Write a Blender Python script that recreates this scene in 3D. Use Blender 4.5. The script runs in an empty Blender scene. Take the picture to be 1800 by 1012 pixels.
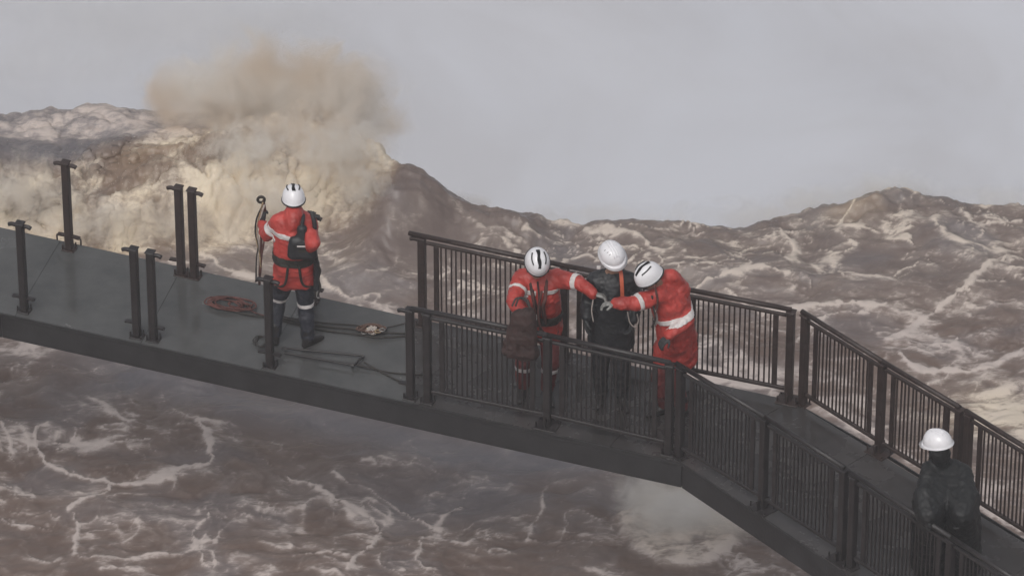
import bpy, bmesh, math, random
import numpy as np
from mathutils import Vector, Matrix
random.seed(7)
S = bpy.context.scene

# ------------------------------------------------------------------ camera
PITCH = math.radians(35.0); DIST = 60.0; PXM = 183.0
CAM = Vector((0, -DIST*math.cos(PITCH), DIST*math.sin(PITCH)))
cam_d = bpy.data.cameras.new('camera'); cam = bpy.data.objects.new('camera', cam_d)
S.collection.objects.link(cam); S.camera = cam
cam.location = CAM; cam.rotation_euler = (math.pi/2-PITCH, 0, 0)
FPX = DIST*PXM
cam_d.sensor_width = 36.0; cam_d.lens = 36.0*FPX/1800.0
cam_d.clip_start = 1.0; cam_d.clip_end = 5000.0

# ------------------------------------------------------------------ world, sun, exposure
SUN_EL, SUN_AZ = math.radians(55), math.radians(200)
W = bpy.data.worlds.new('World'); S.world = W; W.use_nodes = True
wn = W.node_tree.nodes; wl = W.node_tree.links; wn.clear()
sky = wn.new('ShaderNodeTexSky'); sky.sky_type = 'NISHITA'; sky.sun_disc = False
sky.sun_elevation = SUN_EL; sky.sun_rotation = SUN_AZ
sky.air_density = 1.0; sky.dust_density = 6.0; sky.ozone_density = 1.0
hs = wn.new('ShaderNodeHueSaturation'); hs.inputs['Saturation'].default_value = 0.22
bg = wn.new('ShaderNodeBackground'); bg.inputs[1].default_value = 0.125
wo = wn.new('ShaderNodeOutputWorld')
wl.new(sky.outputs[0], hs.inputs['Color']); wl.new(hs.outputs[0], bg.inputs[0]); wl.new(bg.outputs[0], wo.inputs[0])
sd = bpy.data.lights.new('sun', 'SUN'); sun = bpy.data.objects.new('sun', sd); S.collection.objects.link(sun)
sd.energy = 0.75; sd.angle = math.radians(22); sd.color = (1.0, 0.96, 0.9)
sdir = Vector((math.sin(SUN_AZ)*math.cos(SUN_EL), math.cos(SUN_AZ)*math.cos(SUN_EL), math.sin(SUN_EL)))
sun.rotation_euler = sdir.to_track_quat('Z', 'Y').to_euler()
S.view_settings.view_transform = 'Standard'; S.view_settings.look = 'None'
S.view_settings.gamma = 1.0; S.view_settings.use_curve_mapping = False
S.view_settings.exposure = -0.26
S.cycles.max_bounces = 8; S.cycles.volume_bounces = 4; S.cycles.volume_step_rate = 0.9
S.cycles.use_denoising = True

# ------------------------------------------------------------------ helpers
def ray(u, v):
    F = Vector((0, math.cos(PITCH), -math.sin(PITCH))); U = Vector((0, math.sin(PITCH), math.cos(PITCH)))
    return (F + Vector((1, 0, 0))*((u-900)/FPX) - U*((v-506)/FPX)).normalized()
def at_z(u, v, z=0.0):                      # the spot at height z surveyed from the photograph
    d = ray(u, v); return CAM + d*((z-CAM.z)/d.z)
def at_y(u, v, y):
    d = ray(u, v); return CAM + d*((y-CAM.y)/d.y)
def reach(a, u, v, L, side):                # spot seen at (u,v), at bone length L from joint a; side -1 nearer, +1 farther
    d = ray(u, v); w = a-CAM; t0 = w.dot(d); h2 = L*L-(w-d*t0).length_squared
    return CAM + d*(t0+side*math.sqrt(max(h2, 0)))

def link(o, parent=None):
    S.collection.objects.link(o)
    if parent is not None: o.parent = parent
    return o
def thing(name, label, cat, loc=(0, 0, 0), group=None):
    o = bpy.data.objects.new(name, None); S.collection.objects.link(o); o.location = loc
    o.empty_display_size = .1
    return tag(o, label, cat, group)
def tag(o, label, cat, group=None):
    o['label'] = label; o['category'] = cat
    if group: o['group'] = group
    return o
def mesh_obj(name, me, mat, parent=None, smooth=False):
    """me is in world coordinates; shifted into the parent's frame"""
    if mat is not None and len(me.materials) == 0: me.materials.append(mat)
    o = bpy.data.objects.new(name, me)
    if parent is not None:
        off = Vector(parent.location); p = parent.parent
        while p is not None: off += Vector(p.location); p = p.parent
        me.transform(Matrix.Translation(-off))
    if smooth: me.shade_smooth()
    return link(o, parent)
def bm_obj(name, bm, mat, parent=None, smooth=False):
    me = bpy.data.meshes.new(name); bmesh.ops.recalc_face_normals(bm, faces=bm.faces); bm.to_mesh(me); bm.free()
    return mesh_obj(name, me, mat, parent, smooth)
def frame(a, b, up=Vector((0, 0, 1))):
    x = (b-a).normalized(); z = (up-x*up.dot(x))
    if z.length < 1e-4: z = Vector((0, 1, 0))-x*x.y
    z.normalize(); y = z.cross(x)
    return x, y, z
def add_bar(bm, a, b, w, h, up=Vector((0, 0, 1)), bev=0.0):
    a = Vector(a); b = Vector(b); x, y, z = frame(a, b, up); L = (b-a).length
    m = Matrix((x, y, z)).transposed().to_4x4(); m.translation = (a+b)/2
    r = bmesh.ops.create_cube(bm, size=1, matrix=m @ Matrix.Diagonal((L, w, h, 1)))
    if bev > 0:
        es = list({e for v in r['verts'] for e in v.link_edges})
        bmesh.ops.bevel(bm, geom=es, offset=bev, segments=1, affect='EDGES')
def add_tube(bm, pts, r, n=8, caps=True, closed=False):
    pts = [Vector(p) for p in pts]; N = len(pts); rings = []; prev = None
    for i, p in enumerate(pts):
        if closed: t = pts[(i+1) % N]-pts[i-1]
        else: t = pts[min(i+1, N-1)]-pts[max(i-1, 0)]
        t.normalize()
        if prev is None:
            q = Vector((0, 0, 1)) if abs(t.z) < .9 else Vector((1, 0, 0))
            n1 = (q-t*q.dot(t)).normalized()
        else:
            n1 = (prev-t*prev.dot(t)); n1 = n1.normalized() if n1.length > 1e-6 else Vector((1, 0, 0))
        prev = n1; n2 = t.cross(n1)
        rr = r[i] if isinstance(r, (list, tuple)) else r
        rings.append([bm.verts.new(p+(n1*math.cos(k*2*math.pi/n)+n2*math.sin(k*2*math.pi/n))*rr) for k in range(n)])
    for i in range(N if closed else N-1):
        A, B = rings[i], rings[(i+1) % N]
        for k in range(n): bm.faces.new((A[k], A[(k+1) % n], B[(k+1) % n], B[k]))
    if caps and not closed:
        bm.faces.new(rings[0][::-1]); bm.faces.new(rings[-1])
def spline(pts, n=8):
    pts = [Vector(p) for p in pts]; out = []
    P = [pts[0]*2-pts[1]]+pts+[pts[-1]*2-pts[-2]]
    for i in range(1, len(P)-2):
        a, b, c, d = P[i-1:i+3]
        for k in range(n):
            t = k/n
            out.append(.5*((2*b)+(c-a)*t+(2*a-5*b+4*c-d)*t*t+(3*b-a-3*c+d)*t**3))
    out.append(pts[-1]); return out

# ------------------------------------------------------------------ numpy noise
def _h(ix, iy, iz, seed):
    n = (ix.astype(np.int64)*374761393 + iy.astype(np.int64)*668265263 + iz*1274126177 + seed*974711) & 0xffffffff
    n = ((n ^ (n >> 13))*1274126177) & 0xffffffff
    return ((n ^ (n >> 16)) & 0xffff)/65536.0
def perlin(x, y, seed=0):
    ix = np.floor(x); iy = np.floor(y); fx = x-ix; fy = y-iy
    u = fx*fx*fx*(fx*(fx*6-15)+10); v = fy*fy*fy*(fy*(fy*6-15)+10)
    def g(i, j):
        a = _h(ix+i, iy+j, 0, seed)*2*np.pi
        return np.cos(a)*(fx-i)+np.sin(a)*(fy-j)
    a = g(0, 0); b = g(1, 0); c = g(0, 1); d = g(1, 1)
    return (a+(b-a)*u+((c+(d-c)*u)-(a+(b-a)*u))*v)*1.5
def fbm(x, y, seed=0, octs=4, gain=.5, lac=2.03):
    s = 0; a = 1; t = 0
    for k in range(octs):
        s = s+a*perlin(x, y, seed+k*17); t += a; a *= gain; x = x*lac+3.1; y = y*lac-1.7
    return s/t
def billow(x, y, seed=0, octs=4, gain=.5):
    s = 0; a = 1; t = 0
    for k in range(octs):
        s = s+a*np.abs(perlin(x, y, seed+k*17)); t += a; a *= gain; x = x*2.07+5.3; y = y*2.07-2.9
    return s/t
def vein(x, y, seed=0):                     # distance to the borders of jittered cells
    ix = np.floor(x); iy = np.floor(y); d1 = np.full_like(x, 9.0); d2 = np.full_like(x, 9.0)
    for i in (-1, 0, 1):
        for j in (-1, 0, 1):
            px = ix+i+_h(ix+i, iy+j, 1, seed); py = iy+j+_h(ix+i, iy+j, 2, seed)
            d = np.hypot(x-px, y-py)
            d2 = np.minimum(d2, np.maximum(d, d1)); d1 = np.minimum(d1, d)
    return d2-d1
def sst(a, b, x):
    t = np.clip((x-a)/(b-a), 0, 1); return t*t*(3-2*t)

# ------------------------------------------------------------------ materials
def mat(name, col, rough=.6, metal=0.0, var=.12, scale=20.0, bump=0.0, bscale=60.0, spec=.5, coat=0.0):
    m = bpy.data.materials.new(name); m.use_nodes = True; n = m.node_tree.nodes; l = m.node_tree.links
    b = n['Principled BSDF']; tc = n.new('ShaderNodeTexCoord')
    nz = n.new('ShaderNodeTexNoise'); nz.inputs['Scale'].default_value = scale; nz.inputs['Detail'].default_value = 5
    l.new(tc.outputs['Object'], nz.inputs['Vector'])
    mx = n.new('ShaderNodeMix'); mx.data_type = 'RGBA'
    mx.inputs[6].default_value = tuple(c*(1-var) for c in col)+(1,)
    mx.inputs[7].default_value = tuple(min(1, c*(1+var)) for c in col)+(1,)
    mr = n.new('ShaderNodeMapRange'); mr.inputs[1].default_value = .3; mr.inputs[2].default_value = .7
    l.new(nz.outputs[0], mr.inputs[0]); l.new(mr.outputs[0], mx.inputs[0]); l.new(mx.outputs[2], b.inputs['Base Color'])
    mr2 = n.new('ShaderNodeMapRange'); mr2.inputs[3].default_value = max(0.02, rough-.1); mr2.inputs[4].default_value = min(1, rough+.1)
    l.new(nz.outputs[0], mr2.inputs[0]); l.new(mr2.outputs[0], b.inputs['Roughness'])
    b.inputs['Metallic'].default_value = metal; b.inputs['Specular IOR Level'].default_value = spec
    b.inputs['Coat Weight'].default_value = coat
    if bump > 0:
        n2 = n.new('ShaderNodeTexNoise'); n2.inputs['Scale'].default_value = bscale; n2.inputs['Detail'].default_value = 4
        l.new(tc.outputs['Object'], n2.inputs['Vector'])
        bp = n.new('ShaderNodeBump'); bp.inputs['Strength'].default_value = bump; bp.inputs['Distance'].default_value = .01
        l.new(n2.outputs[0], bp.inputs['Height']); l.new(bp.outputs[0], b.inputs['Normal'])
    return m
M = {}
M['steel'] = mat('dark_painted_steel', (.021, .018, .019), .42, 0, .35, 14, .25, 90)
M['rust'] = mat('rusty_painted_steel', (.034, .022, .020), .5, 0, .35, 18, .3, 90)
M['beam'] = mat('wet_dark_beam', (.024, .024, .026), .45, 0, .3, 5, .3, 30)
M['zinc'] = mat('galvanised_steel', (.30, .29, .28), .4, .6, .2, 30, .1, 80)
M['red'] = mat('red_waterproof_cloth', (.40, .045, .036), .5, 0, .30, 5, .8, 24)
M['redtro'] = mat('red_trouser_cloth', (.12, .020, .019), .55, 0, .45, 5, .8, 24)
M['reddark'] = mat('dark_red_bag_cloth', (.036, .017, .015), .8, 0, .35, 12, .35, 45)
M['band'] = mat('reflective_tape', (.62, .58, .57), .35, 0, .1, 40, .1, 60)
M['navy'] = mat('navy_cloth', (.020, .022, .032), .6, 0, .3, 8, .8, 22)
M['black'] = mat('black_cloth', (.014, .015, .018), .5, 0, .35, 8, .8, 22)
M['rain'] = mat('black_raincoat', (.006, .007, .008), .62, 0, .25, 6, .4, 25)
M['olive'] = mat('dark_webbing', (.022, .020, .016), .7, 0, .2, 30, .2, 80)
M['orange'] = mat('orange_webbing', (.55, .12, .06), .6, 0, .1, 30, .1, 80)
M['helmet'] = mat('white_helmet_shell', (.80, .79, .82), .28, 0, .04, 8, 0, 50, .5, .3)
M['hblack'] = mat('black_plastic', (.015, .015, .017), .4)
M['skin'] = mat('skin', (.34, .20, .14), .5, 0, .08, 20, .1, 80)
M['eye'] = mat('eye', (.02, .015, .012), .2)
M['glove'] = mat('dark_glove', (.025, .026, .028), .7, 0, .25, 30, .3, 60)
M['gglove'] = mat('grey_glove', (.22, .22, .21), .7, 0, .45, 40, .3, 60)
M['boot'] = mat('black_boot', (.016, .014, .014), .45, 0, .2, 20, .2, 60)
M['ropered'] = mat('red_rope', (.10, .036, .030), .75, 0, .45, 12, .4, 200)
M['rope'] = mat('dark_rope', (.028, .024, .022), .7, 0, .3, 60, .4, 200)
M['ropetan'] = mat('tan_rope', (.34, .25, .15), .7, 0, .3, 60, .4, 200)
M['ropewhite'] = mat('pale_rope', (.48, .42, .38), .7, 0, .2, 60, .4, 200)
M['strapred'] = mat('red_strap', (.38, .04, .03), .6)

def deck_mat(name, c0, c1, r0, r1):
    m = bpy.data.materials.new(name); m.use_nodes = True; n = m.node_tree.nodes; l = m.node_tree.links
    b = n['Principled BSDF']; tc = n.new('ShaderNodeTexCoord')
    a = n.new('ShaderNodeTexNoise'); a.inputs['Scale'].default_value = 2.2; a.inputs['Detail'].default_value = 7; a.inputs['Roughness'].default_value = .62
    l.new(tc.outputs['Object'], a.inputs['Vector'])
    r = n.new('ShaderNodeMapRange'); r.inputs[1].default_value = .36; r.inputs[2].default_value = .66; l.new(a.outputs[0], r.inputs[0])
    mx = n.new('ShaderNodeMix'); mx.data_type = 'RGBA'; mx.inputs[6].default_value = c0+(1,); mx.inputs[7].default_value = c1+(1,)
    l.new(r.outputs[0], mx.inputs[0]); l.new(mx.outputs[2], b.inputs['Base Color'])
    r2 = n.new('ShaderNodeMapRange'); r2.inputs[3].default_value = r0; r2.inputs[4].default_value = r1
    l.new(r.outputs[0], r2.inputs[0]); l.new(r2.outputs[0], b.inputs['Roughness'])
    w = n.new('ShaderNodeTexNoise'); w.inputs['Scale'].default_value = 16; w.inputs['Detail'].default_value = 5
    mp = n.new('ShaderNodeMapping'); mp.inputs['Rotation'].default_value = (0, 0, .4); mp.inputs['Scale'].default_value = (1, 2.2, 1)
    l.new(tc.outputs['Object'], mp.inputs[0]); l.new(mp.outputs[0], w.inputs['Vector'])
    bp = n.new('ShaderNodeBump'); bp.inputs['Strength'].default_value = .14; bp.inputs['Distance'].default_value = .006; b.inputs['Specular IOR Level'].default_value = .75
    l.new(w.outputs[0], bp.inputs['Height']); l.new(bp.outputs[0], b.inputs['Normal'])
    return m
M['deck'] = deck_mat('flooded_deck_sheen', (.062, .063, .063), (.094, .094, .094), .06, .28)  # paler grey: reflection in the standing water put into the base colour
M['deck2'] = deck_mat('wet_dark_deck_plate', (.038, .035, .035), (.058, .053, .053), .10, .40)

def foam_mat():
    m = bpy.data.materials.new('brown_flood_water'); m.use_nodes = True; n = m.node_tree.nodes; l = m.node_tree.links
    b = n['Principled BSDF']; tc = n.new('ShaderNodeTexCoord')
    fo = n.new('ShaderNodeAttribute'); fo.attribute_name = 'foam'
    cr = n.new('ShaderNodeAttribute'); cr.attribute_name = 'cream'
    gr = n.new('ShaderNodeAttribute'); gr.attribute_name = 'silt'
    mp0 = n.new('ShaderNodeMapping'); mp0.inputs['Rotation'].default_value = (0, 0, .12); mp0.inputs['Scale'].default_value = (1, 2.6, 1.8)
    l.new(tc.outputs['Object'], mp0.inputs[0])
    nz = n.new('ShaderNodeTexNoise'); nz.inputs['Scale'].default_value = 8; nz.inputs['Detail'].default_value = 9; nz.inputs['Roughness'].default_value = .68; nz.inputs['Distortion'].default_value = .6
    l.new(mp0.outputs[0], nz.inputs['Vector'])
    ad = n.new('ShaderNodeMath'); ad.operation = 'MULTIPLY_ADD'; ad.inputs[1].default_value = 1.7; l.new(nz.outputs[0], ad.inputs[0])
    sb = n.new('ShaderNodeMath'); sb.operation = 'SUBTRACT'; sb.inputs[1].default_value = .87; l.new(fo.outputs['Fac'], sb.inputs[0]); l.new(sb.outputs[0], ad.inputs[2])
    sh = n.new('ShaderNodeMapRange'); sh.interpolation_type = 'SMOOTHSTEP'; sh.inputs[1].default_value = .26; sh.inputs[2].default_value = .92; l.new(ad.outputs[0], sh.inputs[0])
    so = n.new('ShaderNodeMath'); so.operation = 'MULTIPLY'; so.inputs[1].default_value = .45; l.new(fo.outputs['Fac'], so.inputs[0])
    cb = n.new('ShaderNodeMath'); cb.operation = 'MULTIPLY_ADD'; cb.inputs[1].default_value = .72; l.new(sh.outputs[0], cb.inputs[0]); l.new(so.outputs[0], cb.inputs[2])
    cl = n.new('ShaderNodeClamp'); l.new(cb.outputs[0], cl.inputs[0])
    # brown water, two silts
    w = n.new('ShaderNodeMix'); w.data_type = 'RGBA'; w.inputs[6].default_value = (.138, .098, .082, 1); w.inputs[7].default_value = (.150, .140, .152, 1)
    l.new(gr.outputs['Fac'], w.inputs[0])
    w2 = n.new('ShaderNodeMix'); w2.data_type = 'RGBA'; w2.inputs[7].default_value = (.30, .215, .150, 1)
    ct = n.new('ShaderNodeMapRange'); ct.inputs[1].default_value = .38; ct.inputs[2].default_value = 1.0; ct.inputs[4].default_value = .9; l.new(cr.outputs['Fac'], ct.inputs[0])
    l.new(ct.outputs[0], w2.inputs[0]); l.new(w.outputs[2], w2.inputs[6])
    f = n.new('ShaderNodeMix'); f.data_type = 'RGBA'; f.inputs[6].default_value = (.50, .435, .41, 1); f.inputs[7].default_value = (.72, .625, .48, 1)
    l.new(cr.outputs['Fac'], f.inputs[0])
    mx = n.new('ShaderNodeMix'); mx.data_type = 'RGBA'
    l.new(cl.outputs[0], mx.inputs[0]); l.new(w2.outputs[2], mx.inputs[6]); l.new(f.outputs[2], mx.inputs[7])
    l.new(mx.outputs[2], b.inputs['Base Color'])
    r = n.new('ShaderNodeMapRange'); r.inputs[3].default_value = .32; r.inputs[4].default_value = .85
    l.new(cl.outputs[0], r.inputs[0]); l.new(r.outputs[0], b.inputs['Roughness'])
    n3 = n.new('ShaderNodeTexNoise'); n3.inputs['Scale'].default_value = 9; n3.inputs['Detail'].default_value = 7; n3.inputs['Roughness'].default_value = .6
    mp = n.new('ShaderNodeMapping'); mp.inputs['Rotation'].default_value = (0, 0, -.3); mp.inputs['Scale'].default_value = (1, 1.8, 1)
    l.new(tc.outputs['Object'], mp.inputs[0]); l.new(mp.outputs[0], n3.inputs['Vector'])
    bp = n.new('ShaderNodeBump'); bp.inputs['Strength'].default_value = .16; bp.inputs['Distance'].default_value = .04
    l.new(n3.outputs[0], bp.inputs['Height']); l.new(bp.outputs[0], b.inputs['Normal'])
    b.inputs['Specular IOR Level'].default_value = .4
    return m
M['water'] = foam_mat()

# ------------------------------------------------------------------ river (one sheet, rapids, brink of the falls)
WZ = -3.0
def grid_axis(lo, hi, step, outlo, outhi, g=1.16):
    c = list(np.arange(lo, hi+1e-6, step)); a = []; s = step; x = lo
    while x > outlo: s *= g; x -= s; a.append(x)
    b = []; s = step; x = c[-1]
    while x < outhi: s *= g; x += s; b.append(x)
    return np.array(a[::-1]+c+b)
def gpx(u, v, z=WZ):
    p = at_z(u, v, z); return p.x, p.y
FOAM_LINES = [   # (half width, strength, course)
    (.022, .95, [(345, 742), (366, 775), (372, 802), (362, 822), (330, 826), (290, 843), (240, 850), (190, 845), (150, 835), (105, 822), (80, 812), (64, 790), (62, 765), (85, 752)]),
    (.020, .85, [(195, 848), (188, 862), (160, 872), (120, 897)]), (.018, .6, [(0, 750), (15, 768), (20, 800)]),
    (.014, .6, [(95, 780), (150, 784), (205, 781), (262, 778)]), (.024, .55, [(128, 905), (135, 950), (142, 983), (200, 986), (280, 975), (330, 968), (350, 930), (372, 905)]),
    (.020, .8, [(510, 838), (560, 865), (605, 885), (640, 908), (664, 935), (658, 958), (628, 985), (608, 1015)]), (.018, .6, [(590, 842), (640, 862), (700, 893), (768, 928)]),
    (.022, .6, [(765, 922), (785, 900), (808, 886)]), (.03, .4, [(528, 930), (532, 900), (555, 880), (600, 888)]), (.016, .6, [(0, 910), (25, 920), (80, 925)]),
    (.022, .45, [(430, 915), (400, 925), (370, 960)]), (.02, .5, [(520, 982), (610, 986)]), (.022, .5, [(742, 945), (730, 982), (748, 1004)]), (.03, .35, [(645, 875), (690, 905), (668, 940)]),
    (.02, .5, [(960, 862), (944, 918), (930, 950)]), (.03, .35, [(800, 940), (850, 915), (930, 905)]), (.03, .4, [(180, 1005), (240, 1000), (300, 1012)]),
    (.03, .45, [(310, 750), (350, 745), (415, 752)]), (.03, .35, [(150, 700), (200, 735), (270, 762), (330, 755)]),
    (.03, .75, [(1565, 602), (1600, 580), (1640, 552), (1690, 520), (1735, 490), (1768, 455)]), (.03, .75, [(1585, 632), (1625, 655), (1700, 653), (1762, 634), (1810, 605)]),
    (.03, .7, [(1378, 412), (1398, 436), (1386, 470)]), (.03, .7, [(1205, 520), (1260, 502), (1330, 490), (1385, 498)]), (.028, .6, [(1430, 473), (1480, 490), (1560, 499), (1612, 476)]),
    (.03, .6, [(1280, 520), (1340, 548), (1450, 545), (1560, 545)]), (.03, .55, [(1030, 408), (1110, 420), (1150, 446), (1180, 452)]), (.03, .5, [(1400, 600), (1450, 560), (1520, 555)]),
    (.035, .5, [(1640, 400), (1655, 430), (1700, 445), (1790, 450)]), (.03, .5, [(1690, 385), (1720, 410), (1790, 400)]), (.03, .45, [(1500, 380), (1480, 410), (1540, 420)]),
    (.03, .4, [(738, 330), (745, 380), (735, 410), (752, 440)]), (.03, .35, [(650, 500), (690, 490), (700, 470)]), (.03, .35, [(780, 400), (850, 430), (920, 435)]),
    (.05, .9, [(1225, 664), (1300, 676), (1372, 690)]), (.035, .8, [(1425, 706), (1540, 770), (1630, 830), (1716, 884), (1800, 938)]),
    (.05, .6, [(350, 455), (400, 480), (450, 492)]), (.05, .45, [(560, 500), (610, 530), (680, 545)]),
]
def river():
    X = grid_axis(-5.6, 5.6, .0165, -120, 120); Y = grid_axis(-1.2, 8.0, .021, -90, 9.5, 1.12)
    Y = np.concatenate([Y[Y < 9.5], np.linspace(9.6, 22, 40)])
    x, y = np.meshgrid(X, Y); nx, ny = len(X), len(Y)
    near = np.exp(-(np.maximum(0, np.abs(x)-7)/25)**2)
    yb = np.interp(x, [-40, -2.9, -2.4, -1.35, -.9, .6, 2.5, 3.3, 4.0, 6, 40], [7.5, 7.5, 6.6, 5.75, 5.45, 5.40, 5.42, 5.60, 5.72, 5.60, 5.6])
    yb = yb+.13*fbm(x*1.3, x*0+2, 91, 4)+.05*fbm(x*6, x*0+5, 92, 3)
    wx = x+.35*fbm(x*.8, y*.8, 5, 3); wy = y+.35*fbm(x*.8+9, y*.8, 6, 3)
    # ---- height
    def ridge(a, b, seed, octs=4, warp=.25):
        q = fbm(a+warp*fbm(a*1.3, b*1.3, seed+1, 3), b+warp*fbm(a*1.3+5, b*1.3, seed+2, 3), seed, octs, .5)
        return 1-np.abs(q)*2
    h = WZ+.15*fbm(wx*.55, wy*.8, 11, 3)+.05*fbm(wx*1.3, wy*2.4, 23, 4)
    h += .022*ridge(wx*1.5, wy*3.0, 29, 3)
    back = sst(3.2, 4.6, y)
    h += back*(.05*fbm(wx*1.3, wy*2.2, 31, 3)+.11*fbm(wx*.8, wy*1.2, 37, 3)+.03*ridge(wx*1.1, wy*2.3, 33, 3))
    def bump(cx, cy, sx, sy, a, rot=0.0):
        c, s = math.cos(rot), math.sin(rot); dx = x-cx; dy = y-cy
        return a*np.exp(-((dx*c+dy*s)/sx)**2-((-dx*s+dy*c)/sy)**2)
    crest = np.exp(-((y-yb+.12)/.30)**2); h += crest*(.075*np.maximum(-.2, fbm(x*2.6, y*3.2, 35, 5, .6))+.03*np.maximum(0, fbm(x*9, y*9, 36, 3)))
    mound = bump(-1.27, 5.28, .34, .80, .50, -.25)+bump(-.86, 5.32, .36, .6, .36)+bump(-.2, 5.32, .5, .5, .17)
    h += mound
    h += bump(3.80, 5.72, .22, .40, .10)+bump(4.1, 5.72, .35, .40, .12)+bump(3.2, 5.6, .5, .4, .08)+bump(4.7, 5.5, .7, .5, .10)
    # surge: a breaking wave front left of the dark swell
    fy = np.interp(x, [-40, -4.9, -4.0, -3.0, -2.4, -1.9, -1.5, -1.25, -1.0], [4.7, 4.75, 4.8, 4.9, 5.15, 5.2, 5.05, 5.3, 5.9])
    fy = fy+.16*fbm(x*1.7, y*.4, 55, 3)
    fx = 1-sst(-1.45, -1.02, x+.10*fbm(y*3, x*2, 57, 3))
    d = y-fy; surge = sst(-.15, .35, d)*fx
    topz = np.interp(x, [-40, -5.2, -4.6, -3.9, -3.1, -2.5, -1.9, -1.4], [.10, .10, .18, .42, .52, .70, .86, .66])
    rise = sst(0, 1.15, d)*topz*fx*(1-sst(1.6, 2.6, d))
    bl = billow(wx*1.35+3, (wy*1.1)+h*.5, 61, 6, .56)
    bl2 = billow(wx*3.6, wy*3.2, 77, 4, .55)
    tail = sst(1.25, 1.9, d)*sst(-2.5, -3.3, x)
    h += rise+surge*(.40*bl+.12*bl2+.05*np.abs(fbm(wx*9, wy*9, 78, 4, .6))-.08)*(1-.78*tail)+surge*tail*.07*fbm(wx*1.5, wy*3, 79, 4)
    # pale boil beside the bend of the bridge
    cx, cy = gpx(1195, 935); e = ((x-cx)/.62)**2+((y-cy)/.62)**2
    boil = sst(1.25, .55, e+.5*fbm(wx*2.2, wy*2.2, 71, 3))
    h += boil*(.05+.03*bl2)
    # brink
    dd = np.maximum(0, y-yb); h -= np.where(dd < .5, 2.2*dd*dd/ .5, 1.1+3.2*(dd-.5)) * .9
    h = np.maximum(h, -26)
    # ---- foam
    lo = sst(-.22, .30, fbm(wx*.7, wy*.9, 41, 4)); lo2 = sst(-.2, .3, fbm(wx*1.6, wy*2.1, 43, 4))
    r1 = ridge(x*.62, y*.95, 101, 4, .75); r2 = ridge(x*1.2+3, y*1.9, 111, 4, .7); r3 = ridge(wx*2.6, wy*4.4, 121, 4, .5)
    brk = sst(-.15, .25, fbm(x*1.2, y*1.6, 131, 4)); brk2 = sst(-.1, .3, fbm(x*1.1+8, y*1.5, 133, 4))
    foam = .40*sst(.950, .990, r1)*(.45+.55*brk)+.30*sst(.60, .98, r1)*brk
    foam += .30*sst(.945, .988, r2)*(.25+.75*brk2)+.26*sst(.60, .97, r2)*lo2
    foam += .24*sst(.62, .98, r3)*(.15+.85*lo)+.14*sst(.1, .9, r1)*lo2+.18*sst(.0, .35, fbm(x*1.0+4, y*2.2, 49, 5, .6))
    fleck = sst(.0, .26, fbm(wx*1.5, wy*3.2, 51, 7, .66))
    b1 = ridge(x*.95+2, y*2.3, 141, 5, .7); b2 = ridge(x*2.1, y*4.6+1, 151, 5, .6)
    clear = sst(-.12, .12, fbm(x*.85+1, y*1.7+3, 161, 4))
    bfo = .62*fleck*(.25+.75*lo2)*(.35+.65*clear)+.80*sst(.90, .985, b1)*(.3+.7*brk)+.50*sst(.84, .98, b2)*(.15+.85*brk2*clear)+.14*sst(.3, .9, b1)
    foam = foam*(1-back)+back*(.13+bfo*.95)  # even pale base in back: aerated water, plus haze put into its colour
    # long winding foam lines
    lx = x+.09*fbm(x*2.6, y*2.6, 171, 4)+.025*fbm(x*13, y*13, 173, 2); ly = y+.09*fbm(x*2.6+7, y*2.6, 172, 4)+.025*fbm(x*13+5, y*13, 174, 2)
    lines = np.zeros_like(x); gx_w = .4+1.3*sst(-.2, .3, fbm(x*3.5, y*3.5, 175, 3)); lbk = .72+.28*sst(-.22, .05, fbm(x*2.6, y*3.6, 176, 4))
    for (wd, am, pts) in FOAM_LINES:
        pw = [gpx(*p) for p in pts]; pw = [(p.x, p.y) for p in spline([Vector((a, b, 0)) for a, b in pw], 3)]
        xs_ = [p[0] for p in pw]; ys_ = [p[1] for p in pw]
        i0, i1 = np.searchsorted(X, [min(xs_)-.5, max(xs_)+.5]); j0, j1 = np.searchsorted(Y, [min(ys_)-.5, max(ys_)+.5])
        if i1 <= i0 or j1 <= j0: continue
        px, py_ = lx[j0:j1, i0:i1], ly[j0:j1, i0:i1]; dm = np.full_like(px, 9.0)
        for (ax, ay), (bx, by) in zip(pw[:-1], pw[1:]):
            ex, ey = bx-ax, by-ay; t = np.clip(((px-ax)*ex+(py_-ay)*ey)/(ex*ex+ey*ey+1e-9), 0, 1)
            dm = np.minimum(dm, np.hypot(px-ax-t*ex, (py_-ay-t*ey)*.75))
        w_ = wd*.78*gx_w[j0:j1, i0:i1]
        lines[j0:j1, i0:i1] = np.maximum(lines[j0:j1, i0:i1], am*(1.15*np.exp(-(dm/w_)**2)+.30*np.exp(-(dm/(w_*5))**2))*lbk[j0:j1, i0:i1])
    foam = foam*(1-.5*np.clip(lines*1.5, 0, 1)*(lines < .3))+lines
    # glassy swell: little foam
    glass = np.clip(mound/.32, 0, 1)*(1-surge)
    foam = foam*(1-.80*glass)+glass*.22*sst(.12, .4, fbm(wx*3+1, wy*1.6, 53, 5))
    foam = foam*(1-surge*.8)+surge*(1-.35*tail)*(.70+1.0*fbm(wx*2.6, wy*2.4, 63, 7, .66)+.35*(bl2-.25)+.75*fbm(wx*.75+2, wy*.9, 64, 3)-.22*sst(.22, .05, bl))
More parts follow.
